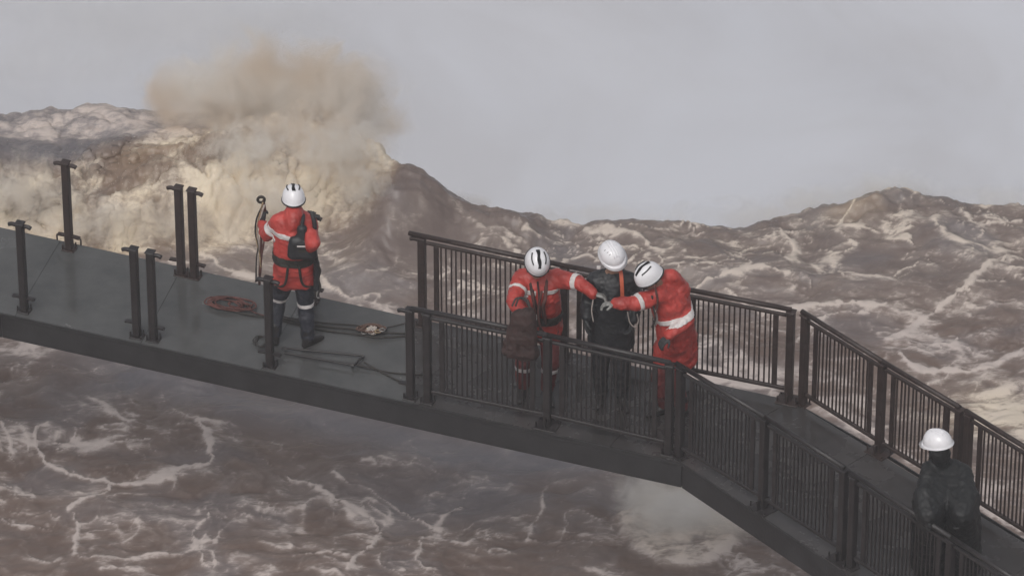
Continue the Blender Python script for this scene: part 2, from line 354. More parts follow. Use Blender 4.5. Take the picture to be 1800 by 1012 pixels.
    # brown clear patches inside the surge
    for (u, v, ru, rv, a) in [(235, 262, .50, .42, .80), (60, 300, .40, .35, .45), (350, 262, .30, .28, .6), (170, 340, .22, .2, .4), (80, 200, .6, .3, .6), (600, 265, .16, .16, .35), (300, 380, .15, .12, .3)]:
        gx, gy = gpx(u, v, -2.4); foam -= surge*.9*a*np.exp(-((x-gx)/ru)**2-((y-gy)/rv)**2)*(1+.8*fbm(wx*3, wy*3, 65, 3))
    foam += boil*(.46+.3*fbm(wx*4, wy*5, 67, 4))+.5*boil*(1-boil)*3*sst(-.1,.2,cy-.15-y)
    # foam washing past the far edge of the bridge, pale patch on the right; mist under the left span painted as foam
    for (u, v, ru, rv, a) in [(1310, 665, .9, .16, 1.1), (1480, 730, .5, .4, .5), (1790, 720, .65, .62, 1.5), (1140, 610, .5, .3, .5), (1700, 860, .8, .35, .5), (500, 470, .5, .3, .25), (620, 560, .4, .3, .15), (30, 240, .6, .25, .35), (60, 615, .9, .14, .65), (330, 655, .5, .07, .5), (1080, 850, .35, .10, .55)]:
        gx, gy = gpx(u, v); foam += a*np.exp(-((x-gx)/ru)**2-((y-gy)/rv)**2)*(.55+1.2*fbm(wx*3, wy*5, 69, 5))
    # slick, calmer water in the lee below the bridge
    t = np.array([gpx(0, 600), gpx(500, 720), gpx(900, 810)])
    lee = np.exp(-((y-np.interp(x, t[:, 0], t[:, 1]))/.42)**2)*sst(1.6, .6, x)*sst(-5.4, -3.6, x+.0*y)
    lee = np.clip(lee+.5*np.exp(-((x+1.2)/1.0)**2-((y-.75)/.35)**2), 0, 1)
    foam = foam*(1-.60*lee)
    foam = np.clip(foam, 0, 1.1)
    h += .035*np.clip(foam, 0, 1)*near*(1-surge)
    cream = np.clip(surge*1.15+.95*np.exp(-((x-4.8)/.7)**2-((y-gpx(1780, 730)[1])/.5)**2)+back*.35+.5*np.exp(-((x-3.6)/.5)**2-((y-5.6)/.3)**2)+boil*.25, 0, 1)
    cream *= (1-.9*tail*surge)*(.75+.5*fbm(wx*1.7, wy*1.7, 99, 3))
    silt = np.clip(lee*.95+.45*sst(-.05, .35, fbm(wx*.8, wy*1.3, 45, 4))+.25*back*(1-surge)-surge*.3+1.2*tail*surge, 0, 1)
    # push the billows outward so crests overhang a little
    gy_, gx_ = np.gradient(h); dx = np.gradient(X)[None, :]; dy = np.gradient(Y)[:, None]
    sx = gx_/dx; sy = gy_/dy; k = surge*.12*(bl-.15)
    xx = x-np.clip(sx, -2, 2)*k; yy = y-np.clip(sy, -2, 2)*k
    co = np.stack([xx, yy, h], -1).reshape(-1, 3).astype(np.float32)
    idx = np.arange(nx*ny).reshape(ny, nx)
    q = np.stack([idx[:-1, :-1], idx[:-1, 1:], idx[1:, 1:], idx[1:, :-1]], -1).reshape(-1, 4)
    me = bpy.data.meshes.new('river_water')
    me.vertices.add(len(co)); me.vertices.foreach_set('co', co.ravel())
    me.loops.add(q.size); me.loops.foreach_set('vertex_index', q.ravel().astype(np.int32))
    me.polygons.add(len(q)); me.polygons.foreach_set('loop_start', (np.arange(len(q))*4).astype(np.int32))
    me.update(calc_edges=True)
    for nm, arr in (('foam', foam), ('cream', cream), ('silt', silt)):
        at = me.attributes.new(nm, 'FLOAT', 'POINT'); at.data.foreach_set('value', np.clip(arr, 0, 1.2).astype(np.float32).ravel())
    me.materials.append(M['water']); me.shade_smooth()
    o = link(bpy.data.objects.new('river_water', me)); o['kind'] = 'structure'
    return o
river()

# mist filling the gorge below the falls
def gorge_mist():
    m = bpy.data.materials.new('gorge_mist'); m.use_nodes = True; n = m.node_tree.nodes; l = m.node_tree.links
    b = n['Principled BSDF']; b.inputs['Roughness'].default_value = 1; b.inputs['Specular IOR Level'].default_value = 0
    tc = n.new('ShaderNodeTexCoord'); mp = n.new('ShaderNodeMapping'); mp.inputs['Scale'].default_value = (.20, .13, .2)
    nz = n.new('ShaderNodeTexNoise'); nz.inputs['Scale'].default_value = 1.0; nz.inputs['Detail'].default_value = 6; nz.inputs['Distortion'].default_value = 1.2
    l.new(tc.outputs['Object'], mp.inputs[0]); l.new(mp.outputs[0], nz.inputs['Vector'])
    mr = n.new('ShaderNodeMapRange'); mr.inputs[1].default_value = .35; mr.inputs[2].default_value = .65; mr.interpolation_type = 'SMOOTHSTEP'
    l.new(nz.outputs[0], mr.inputs[0])
    mx = n.new('ShaderNodeMix'); mx.data_type = 'RGBA'; mx.inputs[6].default_value = (.545, .550, .585, 1); mx.inputs[7].default_value = (.605, .62, .67, 1)
    l.new(mr.outputs[0], mx.inputs[0]); l.new(mx.outputs[2], b.inputs['Base Color'])
    X = np.concatenate([-np.geomspace(600, 30, 20), np.linspace(-28, 28, 90), np.geomspace(30, 600, 20)])
    Y = np.concatenate([np.linspace(7, 60, 100), np.geomspace(62, 1500, 30)])
    x, y = np.meshgrid(X, Y); h = -15+.5*fbm(x*.12, y*.1, 3, 3)
    co = np.stack([x, y, h], -1).reshape(-1, 3); nx = len(X); ny = len(Y)
    idx = np.arange(nx*ny).reshape(ny, nx); q = np.stack([idx[:-1, :-1], idx[:-1, 1:], idx[1:, 1:], idx[1:, :-1]], -1).reshape(-1, 4)
    me = bpy.data.meshes.new('gorge_mist'); me.from_pydata(co.tolist(), [], q.tolist()); me.materials.append(m); me.shade_smooth()
    o = link(bpy.data.objects.new('gorge_mist', me)); o['kind'] = 'stuff'
gorge_mist()

# ------------------------------------------------------------------ spray: volumes thrown up by the surge
def spray(name, lo, hi, blobs, dens, noise_scale, cols, nk=.9, soft=.75):
    """blobs: (centre, radii); density = soft ellipsoids eroded by noise"""
    lo = Vector(lo); hi = Vector(hi); c = (lo+hi)/2
    bm = bmesh.new(); bmesh.ops.create_cube(bm, size=1, matrix=Matrix.Diagonal((hi.x-lo.x, hi.y-lo.y, hi.z-lo.z, 1)))
    me = bpy.data.meshes.new(name); bm.to_mesh(me); bm.free()
    o = link(bpy.data.objects.new(name, me)); o.location = c; o['kind'] = 'stuff'
    m = bpy.data.materials.new(name); m.use_nodes = True; n = m.node_tree.nodes; l = m.node_tree.links; n.clear()
    out = n.new('ShaderNodeOutputMaterial'); pv = n.new('ShaderNodeVolumePrincipled'); l.new(pv.outputs[0], out.inputs['Volume'])
    tc = n.new('ShaderNodeTexCoord')
    def math_(op, a, b=None, c_=None):
        k = n.new('ShaderNodeMath'); k.operation = op
        for i, q in enumerate((a, b, c_)):
            if q is None: continue
            if isinstance(q, (int, float)): k.inputs[i].default_value = q
            else: l.new(q, k.inputs[i])
        return k.outputs[0]
    nz = n.new('ShaderNodeTexNoise'); nz.inputs['Scale'].default_value = noise_scale; nz.inputs['Detail'].default_value = 9; nz.inputs['Roughness'].default_value = .70; nz.inputs['Distortion'].default_value = .8
    l.new(tc.outputs['Object'], nz.inputs['Vector'])
    acc = None
    for (bc, br) in blobs:
        mp = n.new('ShaderNodeMapping'); mp.vector_type = 'TEXTURE'
        mp.inputs['Location'].default_value = Vector(bc)-c; mp.inputs['Scale'].default_value = br
        l.new(tc.outputs['Object'], mp.inputs[0])
        ln = n.new('ShaderNodeVectorMath'); ln.operation = 'LENGTH'; l.new(mp.outputs[0], ln.inputs[0])
        f = math_('SUBTRACT', 1.0, ln.outputs['Value'])
        acc = f if acc is None else math_('SMOOTH_MAX', acc, f, .25)
    e = math_('MULTIPLY_ADD', nz.outputs[0], 2*nk, -nk)
    s_ = math_('ADD', acc, e)
    mr = n.new('ShaderNodeMapRange'); mr.interpolation_type = 'SMOOTHSTEP'; mr.inputs[1].default_value = .02; mr.inputs[2].default_value = soft
    l.new(s_, mr.inputs[0]); g = math_('MULTIPLY', mr.outputs[0], dens); l.new(g, pv.inputs['Density'])
    n2 = n.new('ShaderNodeTexNoise'); n2.inputs['Scale'].default_value = 1.1; n2.inputs['Detail'].default_value = 3; l.new(tc.outputs['Object'], n2.inputs['Vector'])
    r2 = n.new('ShaderNodeMapRange'); r2.inputs[1].default_value = .38; r2.inputs[2].default_value = .6; l.new(n2.outputs[0], r2.inputs[0])
    mx = n.new('ShaderNodeMix'); mx.data_type = 'RGBA'; mx.inputs[6].default_value = cols[0]+(1,); mx.inputs[7].default_value = cols[1]+(1,)
    l.new(r2.outputs[0], mx.inputs[0]); l.new(mx.outputs[2], pv.inputs['Color'])
    pv.inputs['Anisotropy'].default_value = 0.1
    me.materials.append(m); return o
def py(u, v, y): return tuple(at_y(u, v, y))
spray('brown_spray_plume', (-4.8, 5.2, -2.6), (-0.7, 8.6, 1.7),
      [(py(575, 185, 6.4), (.85, .6, .78)), (py(500, 235, 6.1), (.85, .5, .45)), (py(470, 150, 6.6), (.95, .7, .60)), (py(605, 250, 6.0), (.50, .5, .50)), (py(385, 165, 6.9), (.95, .6, .27)), (py(645, 300, 5.8), (.34, .35, .42))],
      26.0, 1.7, ((.90, .80, .69), (.98, .945, .90)), 1.25, 1.5)
spray('surge_froth', (-6.4, 4.3, -3.4), (-1.0, 7.4, -1.1),
      [(py(30, 340, 5.15), (.8, .35, .42)), (py(180, 395, 5.0), (.8, .3, .25)), (py(330, 385, 5.1), (.7, .35, .30)), (py(470, 350, 5.2), (.7, .35, .40)),
       (py(590, 270, 5.4), (.6, .35, .50)), (py(635, 330, 5.25), (.34, .3, .42)), (py(440, 260, 5.7), (.6, .4, .35))],
      9.0, 6.0, ((.95, .89, .80), (.99, .975, .945)), 2.1, 1.5)
spray('white_drifting_mist', (-8, 7.2, -2.9), (-1.2, 10.5, 2.2),
      [(py(120, 150, 8.4), (2.4, 1.1, .7)), (py(400, 190, 8.0), (1.5, 1.0, .8)), (py(300, 60, 9.0), (2.6, 1.0, .6))],
      2.2, .8, ((.95, .95, .96), (.99, .99, 1.0)), .8)
spray('crest_spindrift', (-.9, 4.9, -3.1), (6.2, 6.9, -1.6),
      [(py(1050, 392, 5.7), (1.5, .4, .16)), (py(1320, 388, 5.7), (1.2, .4, .16)), (py(1440, 368, 5.9), (.7, .4, .25)), (py(1560, 345, 6.0), (.8, .4, .22)), (py(1760, 362, 6.0), (.9, .4, .18)), (py(830, 362, 5.7), (.35, .3, .12))],
      8.0, 2.4, ((.97, .94, .90), (.995, .99, .99)), .9)
bx, by_ = gpx(1190, 925)
spray('boil_vapour', (bx-1.0, by_-.8, -3.1), (bx+1.1, by_+.9, -2.0),
      [((bx, by_, -2.75), (.75, .6, .36)), ((bx+.35, by_-.1, -2.8), (.6, .5, .3))],
      4.5, 2.2, ((.95, .90, .83), (.99, .98, .96)), 1.2)

# flung drops
def drops():
    rnd = random.Random(3); bm = bmesh.new()
    for k in range(2200):
        r = rnd.random()
        if r < .55:
            a = rnd.uniform(0, 1); u = 330+a*350; v = (70+abs(a-.45)**1.6*300) + rnd.gauss(0, 15); y = rnd.uniform(5.9, 6.7)
        else:
            u = rnd.uniform(-20, 690); v = 345-(u/690)*110+rnd.gauss(0, 45); y = rnd.uniform(5.3, 5.7)
        p = at_y(u, v, y)
        s = rnd.uniform(.0025, .0055)
        bmesh.ops.create_icosphere(bm, subdivisions=0, radius=s, matrix=Matrix.Translation(p) @ Matrix.Diagonal((1, 1, rnd.uniform(1, 2), 1))) if False else None
        vs = [bm.verts.new(p+Vector(q)*s) for q in ((1, 0, -.6), (-.5, .87, -.6), (-.5, -.87, -.6), (0, 0, 1.2))]
        for f in ((0, 1, 2), (0, 3, 1), (1, 3, 2), (2, 3, 0)): bm.faces.new([vs[i] for i in f])
    o = bm_obj('spray_drops', bm, mat('muddy_drops', (.66, .58, .49), .5)); o['kind'] = 'stuff'
drops()

# ------------------------------------------------------------------ footbridge
def P0(u, v): return at_z(u, v, 0.0)
NEAR = [P0(-420, 456.6), P0(0, 549), P0(1198, 812), P0(1453, 984), P0(1950, 1318)]
FAR = [P0(-420, 309), P0(0, 400), P0(1392, 704), P0(1560, 799), P0(2400, 1318)]
def on_line(a, b, t): return a+(b-a)*t
bridge = thing('footbridge', 'dark steel footbridge with a bend, its wet deck crossing the flooded river', 'footbridge', P0(700, 640))
BT = .26
# deck plates: stations across the bridge, one plate per bay
st = []
def far_at(u):
    for a, b, ua, ub in ((FAR[0], FAR[1], -420, 0), (FAR[1], FAR[2], 0, 1392), (FAR[2], FAR[4], 1392, 2400)):
        if u <= ub: return a+(b-a)*((u-ua)/(ub-ua))
def near_at(u):
    for a, b, ua, ub in ((NEAR[0], NEAR[1], -420, 0), (NEAR[1], NEAR[2], 0, 1198), (NEAR[2], NEAR[3], 1198, 1453), (NEAR[3], NEAR[4], 1453, 1950)):
        if u <= ub: return a+(b-a)*((u-ua)/(ub-ua))
for un, uf in ((-420, -330), (-190, -106), (28, 110), (254, 330), (468, 548), (736, 742), (956, 990), (1076, 1190), (1198, 1392), (1338, 1545), (1485, 1690), (1655, 1850), (1940, 2180)):
    st.append((near_at(un), far_at(uf)))
for i in range(len(st)-1):
    (a, b), (c, d) = st[i], st[i+1]
    n0 = (c-a).normalized()*.002
    bm = bmesh.new(); top = [a+n0, c-n0, d-n0, b+n0]
    vt = [bm.verts.new(p) for p in top]; vb = [bm.verts.new(p+Vector((0, 0, -.04))) for p in top]
    bm.faces.new(vt); bm.faces.new(vb[::-1])
    for k in range(4): bm.faces.new((vt[k], vb[k], vb[(k+1) % 4], vt[(k+1) % 4]))
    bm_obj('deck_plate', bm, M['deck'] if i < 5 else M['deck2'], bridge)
for line in (NEAR, FAR):
    for a, b in zip(line[:-1], line[1:]):
        x, y, z = frame(a, b); inn = y if line is NEAR else -y
        bm = bmesh.new(); o = inn*.05
        add_bar(bm, a+o+Vector((0, 0, -.045-BT/2)), b+o+Vector((0, 0, -.045-BT/2)), .09, BT-.01, bev=.008)
        add_bar(bm, a-inn*.004+Vector((0, 0, -.022)), b-inn*.004+Vector((0, 0, -.022)), .012, .034)
        bm_obj('edge_beam', bm, M['beam'], bridge)
for a, b in st:
    bm = bmesh.new(); dd_ = (b-a).normalized()*.1
    add_bar(bm, a+dd_+Vector((0, 0, -.14)), b-dd_+Vector((0, 0, -.14)), .08, .19); bm_obj('cross_beam', bm, M['beam'], bridge)
for a, b in (st[0], st[-1]):
    bm = bmesh.new(); c = (a+b)/2
    add_tube(bm, [c+Vector((0, 0, -.24)), c+Vector((0, 0, -4.2))], .22, 16); bm_obj('pillar', bm, M['beam'], bridge, True)

# ------------------------------------------------------------------ railing posts
RH = 1.02
def dirs(base, far, right):
    ln = FAR if far else NEAR
    if right: a, b = (ln[2], ln[3])
    else: a, b = ln[1], ln[2]
    d = (b-a); d.z = 0; return d.normalized()
def post(u, v, label, far=False, right=False, stub=(0, 0), plate=False, hook=False, bolts=True, w=.072, h=RH):
    p = P0(u, v); d = dirs(p, far, right); s = Vector((-d.y, d.x, 0)); mt = M['rust'] if far else M['steel']
    t = thing('railing_post', label, 'post', p, 'steel posts of the footbridge railing')
    Z = Vector((0, 0, 1))
    bm = bmesh.new(); add_bar(bm, p+Z*.012, p+Z*(h-.012), w, w, d, .008); bm_obj('shaft', bm, mt, t)
    bm = bmesh.new(); add_bar(bm, p-d*(w*.62)+Z*(h-.005), p+d*(w*.62)+Z*(h-.005), w*1.2, .014, bev=.004); bm_obj('cap', bm, mt, t)
    bm = bmesh.new(); pw = .11 if plate else .065
    add_bar(bm, p-d*pw+Z*.006, p+d*pw+Z*.006, pw*1.7, .012, bev=.003)
    if plate:
        for q in (-1, 1): add_bar(bm, p+s*q*(w*.5+.012)+Z*.012, p+s*q*(w*.5+.012)+Z*.11, .05, .014, d)
    bm_obj('base_plate', bm, mt, t)
    for sg in stub:
        if sg == 0: continue
        bm = bmesh.new(); L = .115
        add_tube(bm, spline([p+d*sg*.036+Z*(h-.035), p+d*sg*.08+Z*(h-.032), p+d*sg*L+Z*(h-.045)], 3), .021, 8); bm_obj('handrail_stub', bm, mt, t, True)
        bm = bmesh.new(); add_bar(bm, p+d*sg*.036+Z*.16, p+d*sg*.115+Z*.155, .045, .016)
        if hook: add_tube(bm, spline([p+d*sg*.10+Z*.155, p+d*sg*.125+Z*.14, p+d*sg*.125+Z*.08], 3), .010, 6)
        bm_obj('lower_bracket', bm, mt, t)
    if bolts:
        for q in (-1, 1):
            for r in (-1, 1):
                bm = bmesh.new(); c = p+d*q*pw*.82+s*r*pw*.55
                add_tube(bm, [c+Z*.01, c+Z*(.05+.02*(q*r))], .008, 6); bm_obj('bolt', bm, mt, t)
    return p
post(43, 546, 'bare post nearest the left end of the near bridge edge, stubs both sides', stub=(-1, 1))
post(241, 591, 'left post of the bare pair on the near bridge edge', stub=(-1,))
post(270, 597, 'right post of the bare pair on the near bridge edge', stub=(1,))
post(475, 644, 'bare post in front of the man with the backpack and rope', stub=(-1, 1))
post(722, 699, 'bare end post just left of the near railing', stub=(-1,))
pn = [post(752, 706, 'first post of the near railing, where its balusters begin')]
post(122, 438, 'tallest looking bare post at far left against the brown surge', far=True, stub=(-1, 1), hook=True)
post(319, 482, 'left post of the bare pair against the cream foam', far=True, stub=(-1,))
post(342, 487, 'right post of the bare pair against the cream foam', far=True, stub=(1,))
post(549, 530, 'bare post mostly hidden behind the man with his back turned', far=True, stub=(1,))
pf = [post(743, 572, 'rusty end post of the far railing, with a handrail stub', far=True, stub=(-1,))]
pn.append(post(962, 748, 'near railing post below the bent red suited man, with broad foot plate', plate=True))
pn.append(post(1175, 797, 'left post of the near pair at the bend of the bridge'))
pn2 = [post(1194, 803, 'right post of the near pair at the bend of the bridge', right=True)]
pn2.append(post(1340, 893, 'near railing post with pale round top, first after the bend', right=True, plate=True))
pn2.append(post(1478, 983, 'left post of the near pair by the lower frame edge', right=True, plate=True))
pn3 = [post(1496, 996, 'right post of the near pair by the lower frame edge', right=True)]
pn3.append(post(1664, 1107, 'near railing post hidden in front of the raincoated man', right=True, plate=True))
pn3.append(post(1800, 1198, 'near railing post at the lower right frame corner', right=True))
pf.append(post(992, 625, 'far railing post between the bent man and the man in black', far=True))
pf.append(post(1190, 664, 'far railing post behind the man with the red hood', far=True))
pf.append(post(1386, 703, 'left post of the far pair at the bend', far=True, plate=True))
pf2 = [post(1411, 710, 'right post of the far pair at the bend', far=True, right=True)]
pf2.append(post(1545, 795, 'far railing post with a wide foot, first after the bend', far=True, right=True, plate=True))
pf2.append(post(1679, 876, 'left post of the far pair behind the raincoated man', far=True, right=True))
pf3 = [post(1696, 886, 'right post of the far pair behind the raincoated man', far=True, right=True, plate=True)]
pf3.append(post(1860, 989, 'far railing post beyond the right frame edge', far=True, right=True))

# ------------------------------------------------------------------ railing panels
bal_cache = {}
def panel(a, b, label, far=False, ext0=0.0, ext1=0.0, so=.145, so1=None, dark=False):
    mt = M['rust'] if far else M['steel']; d = (b-a); L = d.length; d.normalize(); s = Vector((-d.y, d.x, 0)); Z = Vector((0, 0, 1))
    if so1 is None: so1 = so
    mid = (a+b)/2; t = thing('railing', label, 'railing', (mid.x, mid.y, 0), 'barred railing panels of the footbridge')
    g = .040
    bm = bmesh.new(); add_tube(bm, [a-d*ext0+Z*(RH+.016), b+d*ext1+Z*(RH+.016)], .024, 12); bm_obj('handrail', bm, mt, t, True)
    bm = bmesh.new(); add_bar(bm, a+d*g+Z*(RH-.055), b-d*g+Z*(RH-.055), .03, .03, bev=.004); bm_obj('upper_rail', bm, mt, t)
    bm = bmesh.new(); add_bar(bm, a+d*g+Z*.13, b-d*g+Z*.13, .034, .034, bev=.004); bm_obj('bottom_rail', bm, mt, t)
    x0, x1 = so, L-so1
    for q in (x0, x1):
        bm = bmesh.new(); add_bar(bm, a+d*q+Z*.149, a+d*q+Z*(RH-.072), .05, .022, s, .003); bm_obj('stile', bm, mt, t)
    n = max(2, int(round((x1-x0)/.049))); me = bal_cache.get(far)
    if me is None:
        bm = bmesh.new(); add_bar(bm, Vector((0, 0, .148)), Vector((0, 0, RH-.071)), .015, .015, bev=.002)
        me = bpy.data.meshes.new('baluster'); bm.to_mesh(me); bm.free(); me.materials.append(mt); bal_cache[far] = me
    ang = math.atan2(d.y, d.x)
    for i in range(1, n):
        p = a+d*(x0+(x1-x0)*i/n)
        o = bpy.data.objects.new('baluster', me); o.location = (p.x-mid.x, p.y-mid.y, 0)
        o.rotation_euler = (random.uniform(-.004, .004), random.uniform(-.006, .006), ang); link(o, t)
panel(pn[0], pn[1], 'near railing panel below the bent red suited man, first from the open end', ext0=.16)
panel(pn[1], pn[2], 'near railing panel in front of the black clad and red hooded men')
panel(pn2[0], pn2[1], 'near railing panel just right of the bend', ext0=.06)
panel(pn2[1], pn2[2], 'near railing panel between the pale topped post and the lower pair')
panel(pn3[0], pn3[1], 'near railing panel in front of the raincoated man', ext0=.06)
panel(pn3[1], pn3[2], 'near railing panel in the lower right frame corner')
panel(pf[0], pf[1], 'far railing panel beside the bent man, open water behind', True, ext0=.13)
panel(pf[1], pf[2], 'far railing panel behind the man in black', True)
panel(pf[2], pf[3], 'far railing panel right of the red hooded man, up to the bend', True)
panel(pf2[0], pf2[1], 'far railing panel just right of the bend', True, ext0=.05)
panel(pf2[1], pf2[2], 'far railing panel behind the white helmet of the raincoated man', True)
panel(pf3[0], pf3[1], 'far railing panel at the right frame edge', True, ext0=.05)

# ------------------------------------------------------------------ people
def ico(c, r, lvl=2):
    t = bmesh.new(); bmesh.ops.create_icosphere(t, subdivisions=lvl, radius=1.0)
    if isinstance(r, (int, float)): r = (r, r, r)
    out = [Vector((v.co.x*r[0], v.co.y*r[1], v.co.z*r[2]))+Vector(c) for v in t.verts]; t.free(); return out
def hull(bm, balls):
    vs = [bm.verts.new(p) for c, r in balls for p in ico(c, r, 2 if len(balls) < 6 else 1)]
    r = bmesh.ops.convex_hull(bm, input=vs)
    dead = [g for g in set(r['geom_interior'])|set(r['geom_unused']) if isinstance(g, bmesh.types.BMVert) and g.is_valid]
    bmesh.ops.delete(bm, geom=dead, context='VERTS')
def n3(P, sc, seed):                         # cheap 3-D noise from three 2-D slices
    return (perlin(P[:, 0]*sc+P[:, 2]*sc*.6, P[:, 1]*sc-P[:, 2]*sc*.4, seed)+perlin(P[:, 1]*sc+7, P[:, 2]*sc, seed+1)+perlin(P[:, 2]*sc, P[:, 0]*sc+3, seed+2))/2
def blob(name, chains, m, parent, voxel=.012, smooth=4, wr=.0, wsc=9, seed=1, keep=False):
    bm = bmesh.new()
    for ch in chains: hull(bm, ch)
    bmesh.ops.recalc_face_normals(bm, faces=bm.faces)
    me = bpy.data.meshes.new('tmp'); bm.to_mesh(me); bm.free()
    o = bpy.data.objects.new('tmp', me); S.collection.objects.link(o)
    r = o.modifiers.new('r', 'REMESH'); r.mode = 'VOXEL'; r.voxel_size = voxel
    sm = o.modifiers.new('s', 'SMOOTH'); sm.iterations = smooth; sm.factor = .5
    dg = bpy.context.evaluated_depsgraph_get(); res = bpy.data.meshes.new_from_object(o.evaluated_get(dg))
    bpy.data.objects.remove(o); bpy.data.meshes.remove(me)
    if wr > 0:
        N = len(res.vertices); co = np.empty(N*3, np.float32); res.vertices.foreach_get('co', co); co = co.reshape(-1, 3).astype(float)
        no = np.array([v.normal[:] for v in res.vertices])
        w = n3(co, wsc, seed)+.6*(np.abs(n3(co, wsc*2.1, seed+5))-.3)+.35*n3(co, wsc*4, seed+9)
        co += no*(wr*w)[:, None]; res.vertices.foreach_set('co', co.astype(np.float32).ravel()); res.update()
    res.name = name
    src = res.copy() if keep else None
    res.materials.clear(); ob = mesh_obj(name, res, m, parent, True)
    return (ob, src) if keep else ob
def band(src, name, p, nrm, width, m, parent, lim=None, off=.005, R=.5):
    """strip of tape cut from the garment surface src between two planes"""
    bm = bmesh.new(); bm.from_mesh(src); nrm = Vector(nrm).normalized(); p = Vector(p)
    for sg in (-1, 1):
        bmesh.ops.bisect_plane(bm, geom=list(bm.verts)+list(bm.edges)+list(bm.faces), plane_co=p+nrm*sg*width/2, plane_no=nrm*sg, clear_outer=True)
    dead = [f for f in bm.faces if (f.calc_center_median()-p).length > R or (lim and not lim(f.calc_center_median()))]
    bmesh.ops.delete(bm, geom=dead, context='FACES')
    if not bm.faces: bm.free(); return
    bm.normal_update()
    for v in bm.verts: v.co += v.normal*off
    r = bmesh.ops.solidify(bm, geom=list(bm.faces), thickness=.004)
    me = bpy.data.meshes.new(name); bm.to_mesh(me); bm.free(); mesh_obj(name, me, m, parent, True)
def hand(name, wrist, tip_dir, palm_n, m, parent, curl=.5, size=1.0):
    d = Vector(tip_dir).normalized(); n_ = Vector(palm_n); n_ = (n_-d*n_.dot(d)).normalized(); s = d.cross(n_)
    w = Vector(wrist); k = size
    ch = [[(w, .026*k), (w+d*.03*k, .027*k)]]
    ch.append([(w+d*.02*k+s*.018*k, .019*k), (w+d*.02*k-s*.018*k, .019*k), (w+d*.085*k+s*.032*k, .014*k), (w+d*.085*k-s*.032*k, .014*k)])
    for i, (o, L) in enumerate(((.033, .070), (.011, .080), (-.011, .074), (-.032, .058))):
        a = w+d*.085*k+s*o*k; ang = 0; q = a; dd = d
        for sgm, fr in enumerate((.45, .32, .23)):
            ang += curl*(.75 if sgm == 0 else 1.0); dd = d*math.cos(ang)+n_*math.sin(ang)
            e = q+dd*L*fr*k; ch.append([(q, (.0115-.001*sgm)*k), (e, (.0105-.001*sgm)*k)]); q = e
    a = w+d*.03*k+s*.028*k; e = a+(d*.6+s*.7+n_*.35).normalized()*.045*k; f = e+(d*.8+s*.1+n_*.6).normalized()*.034*k
    ch += [[(a, .016*k), (e, .012*k)], [(e, .012*k), (f, .010*k)]]
    return blob(name, ch, m, parent, .0055, 1)
def basis(fwd, up):
    f = Vector(fwd).normalized(); u = Vector(up); u = (u-f*u.dot(f)).normalized(); return f, f.cross(u), u   # forward, right, up
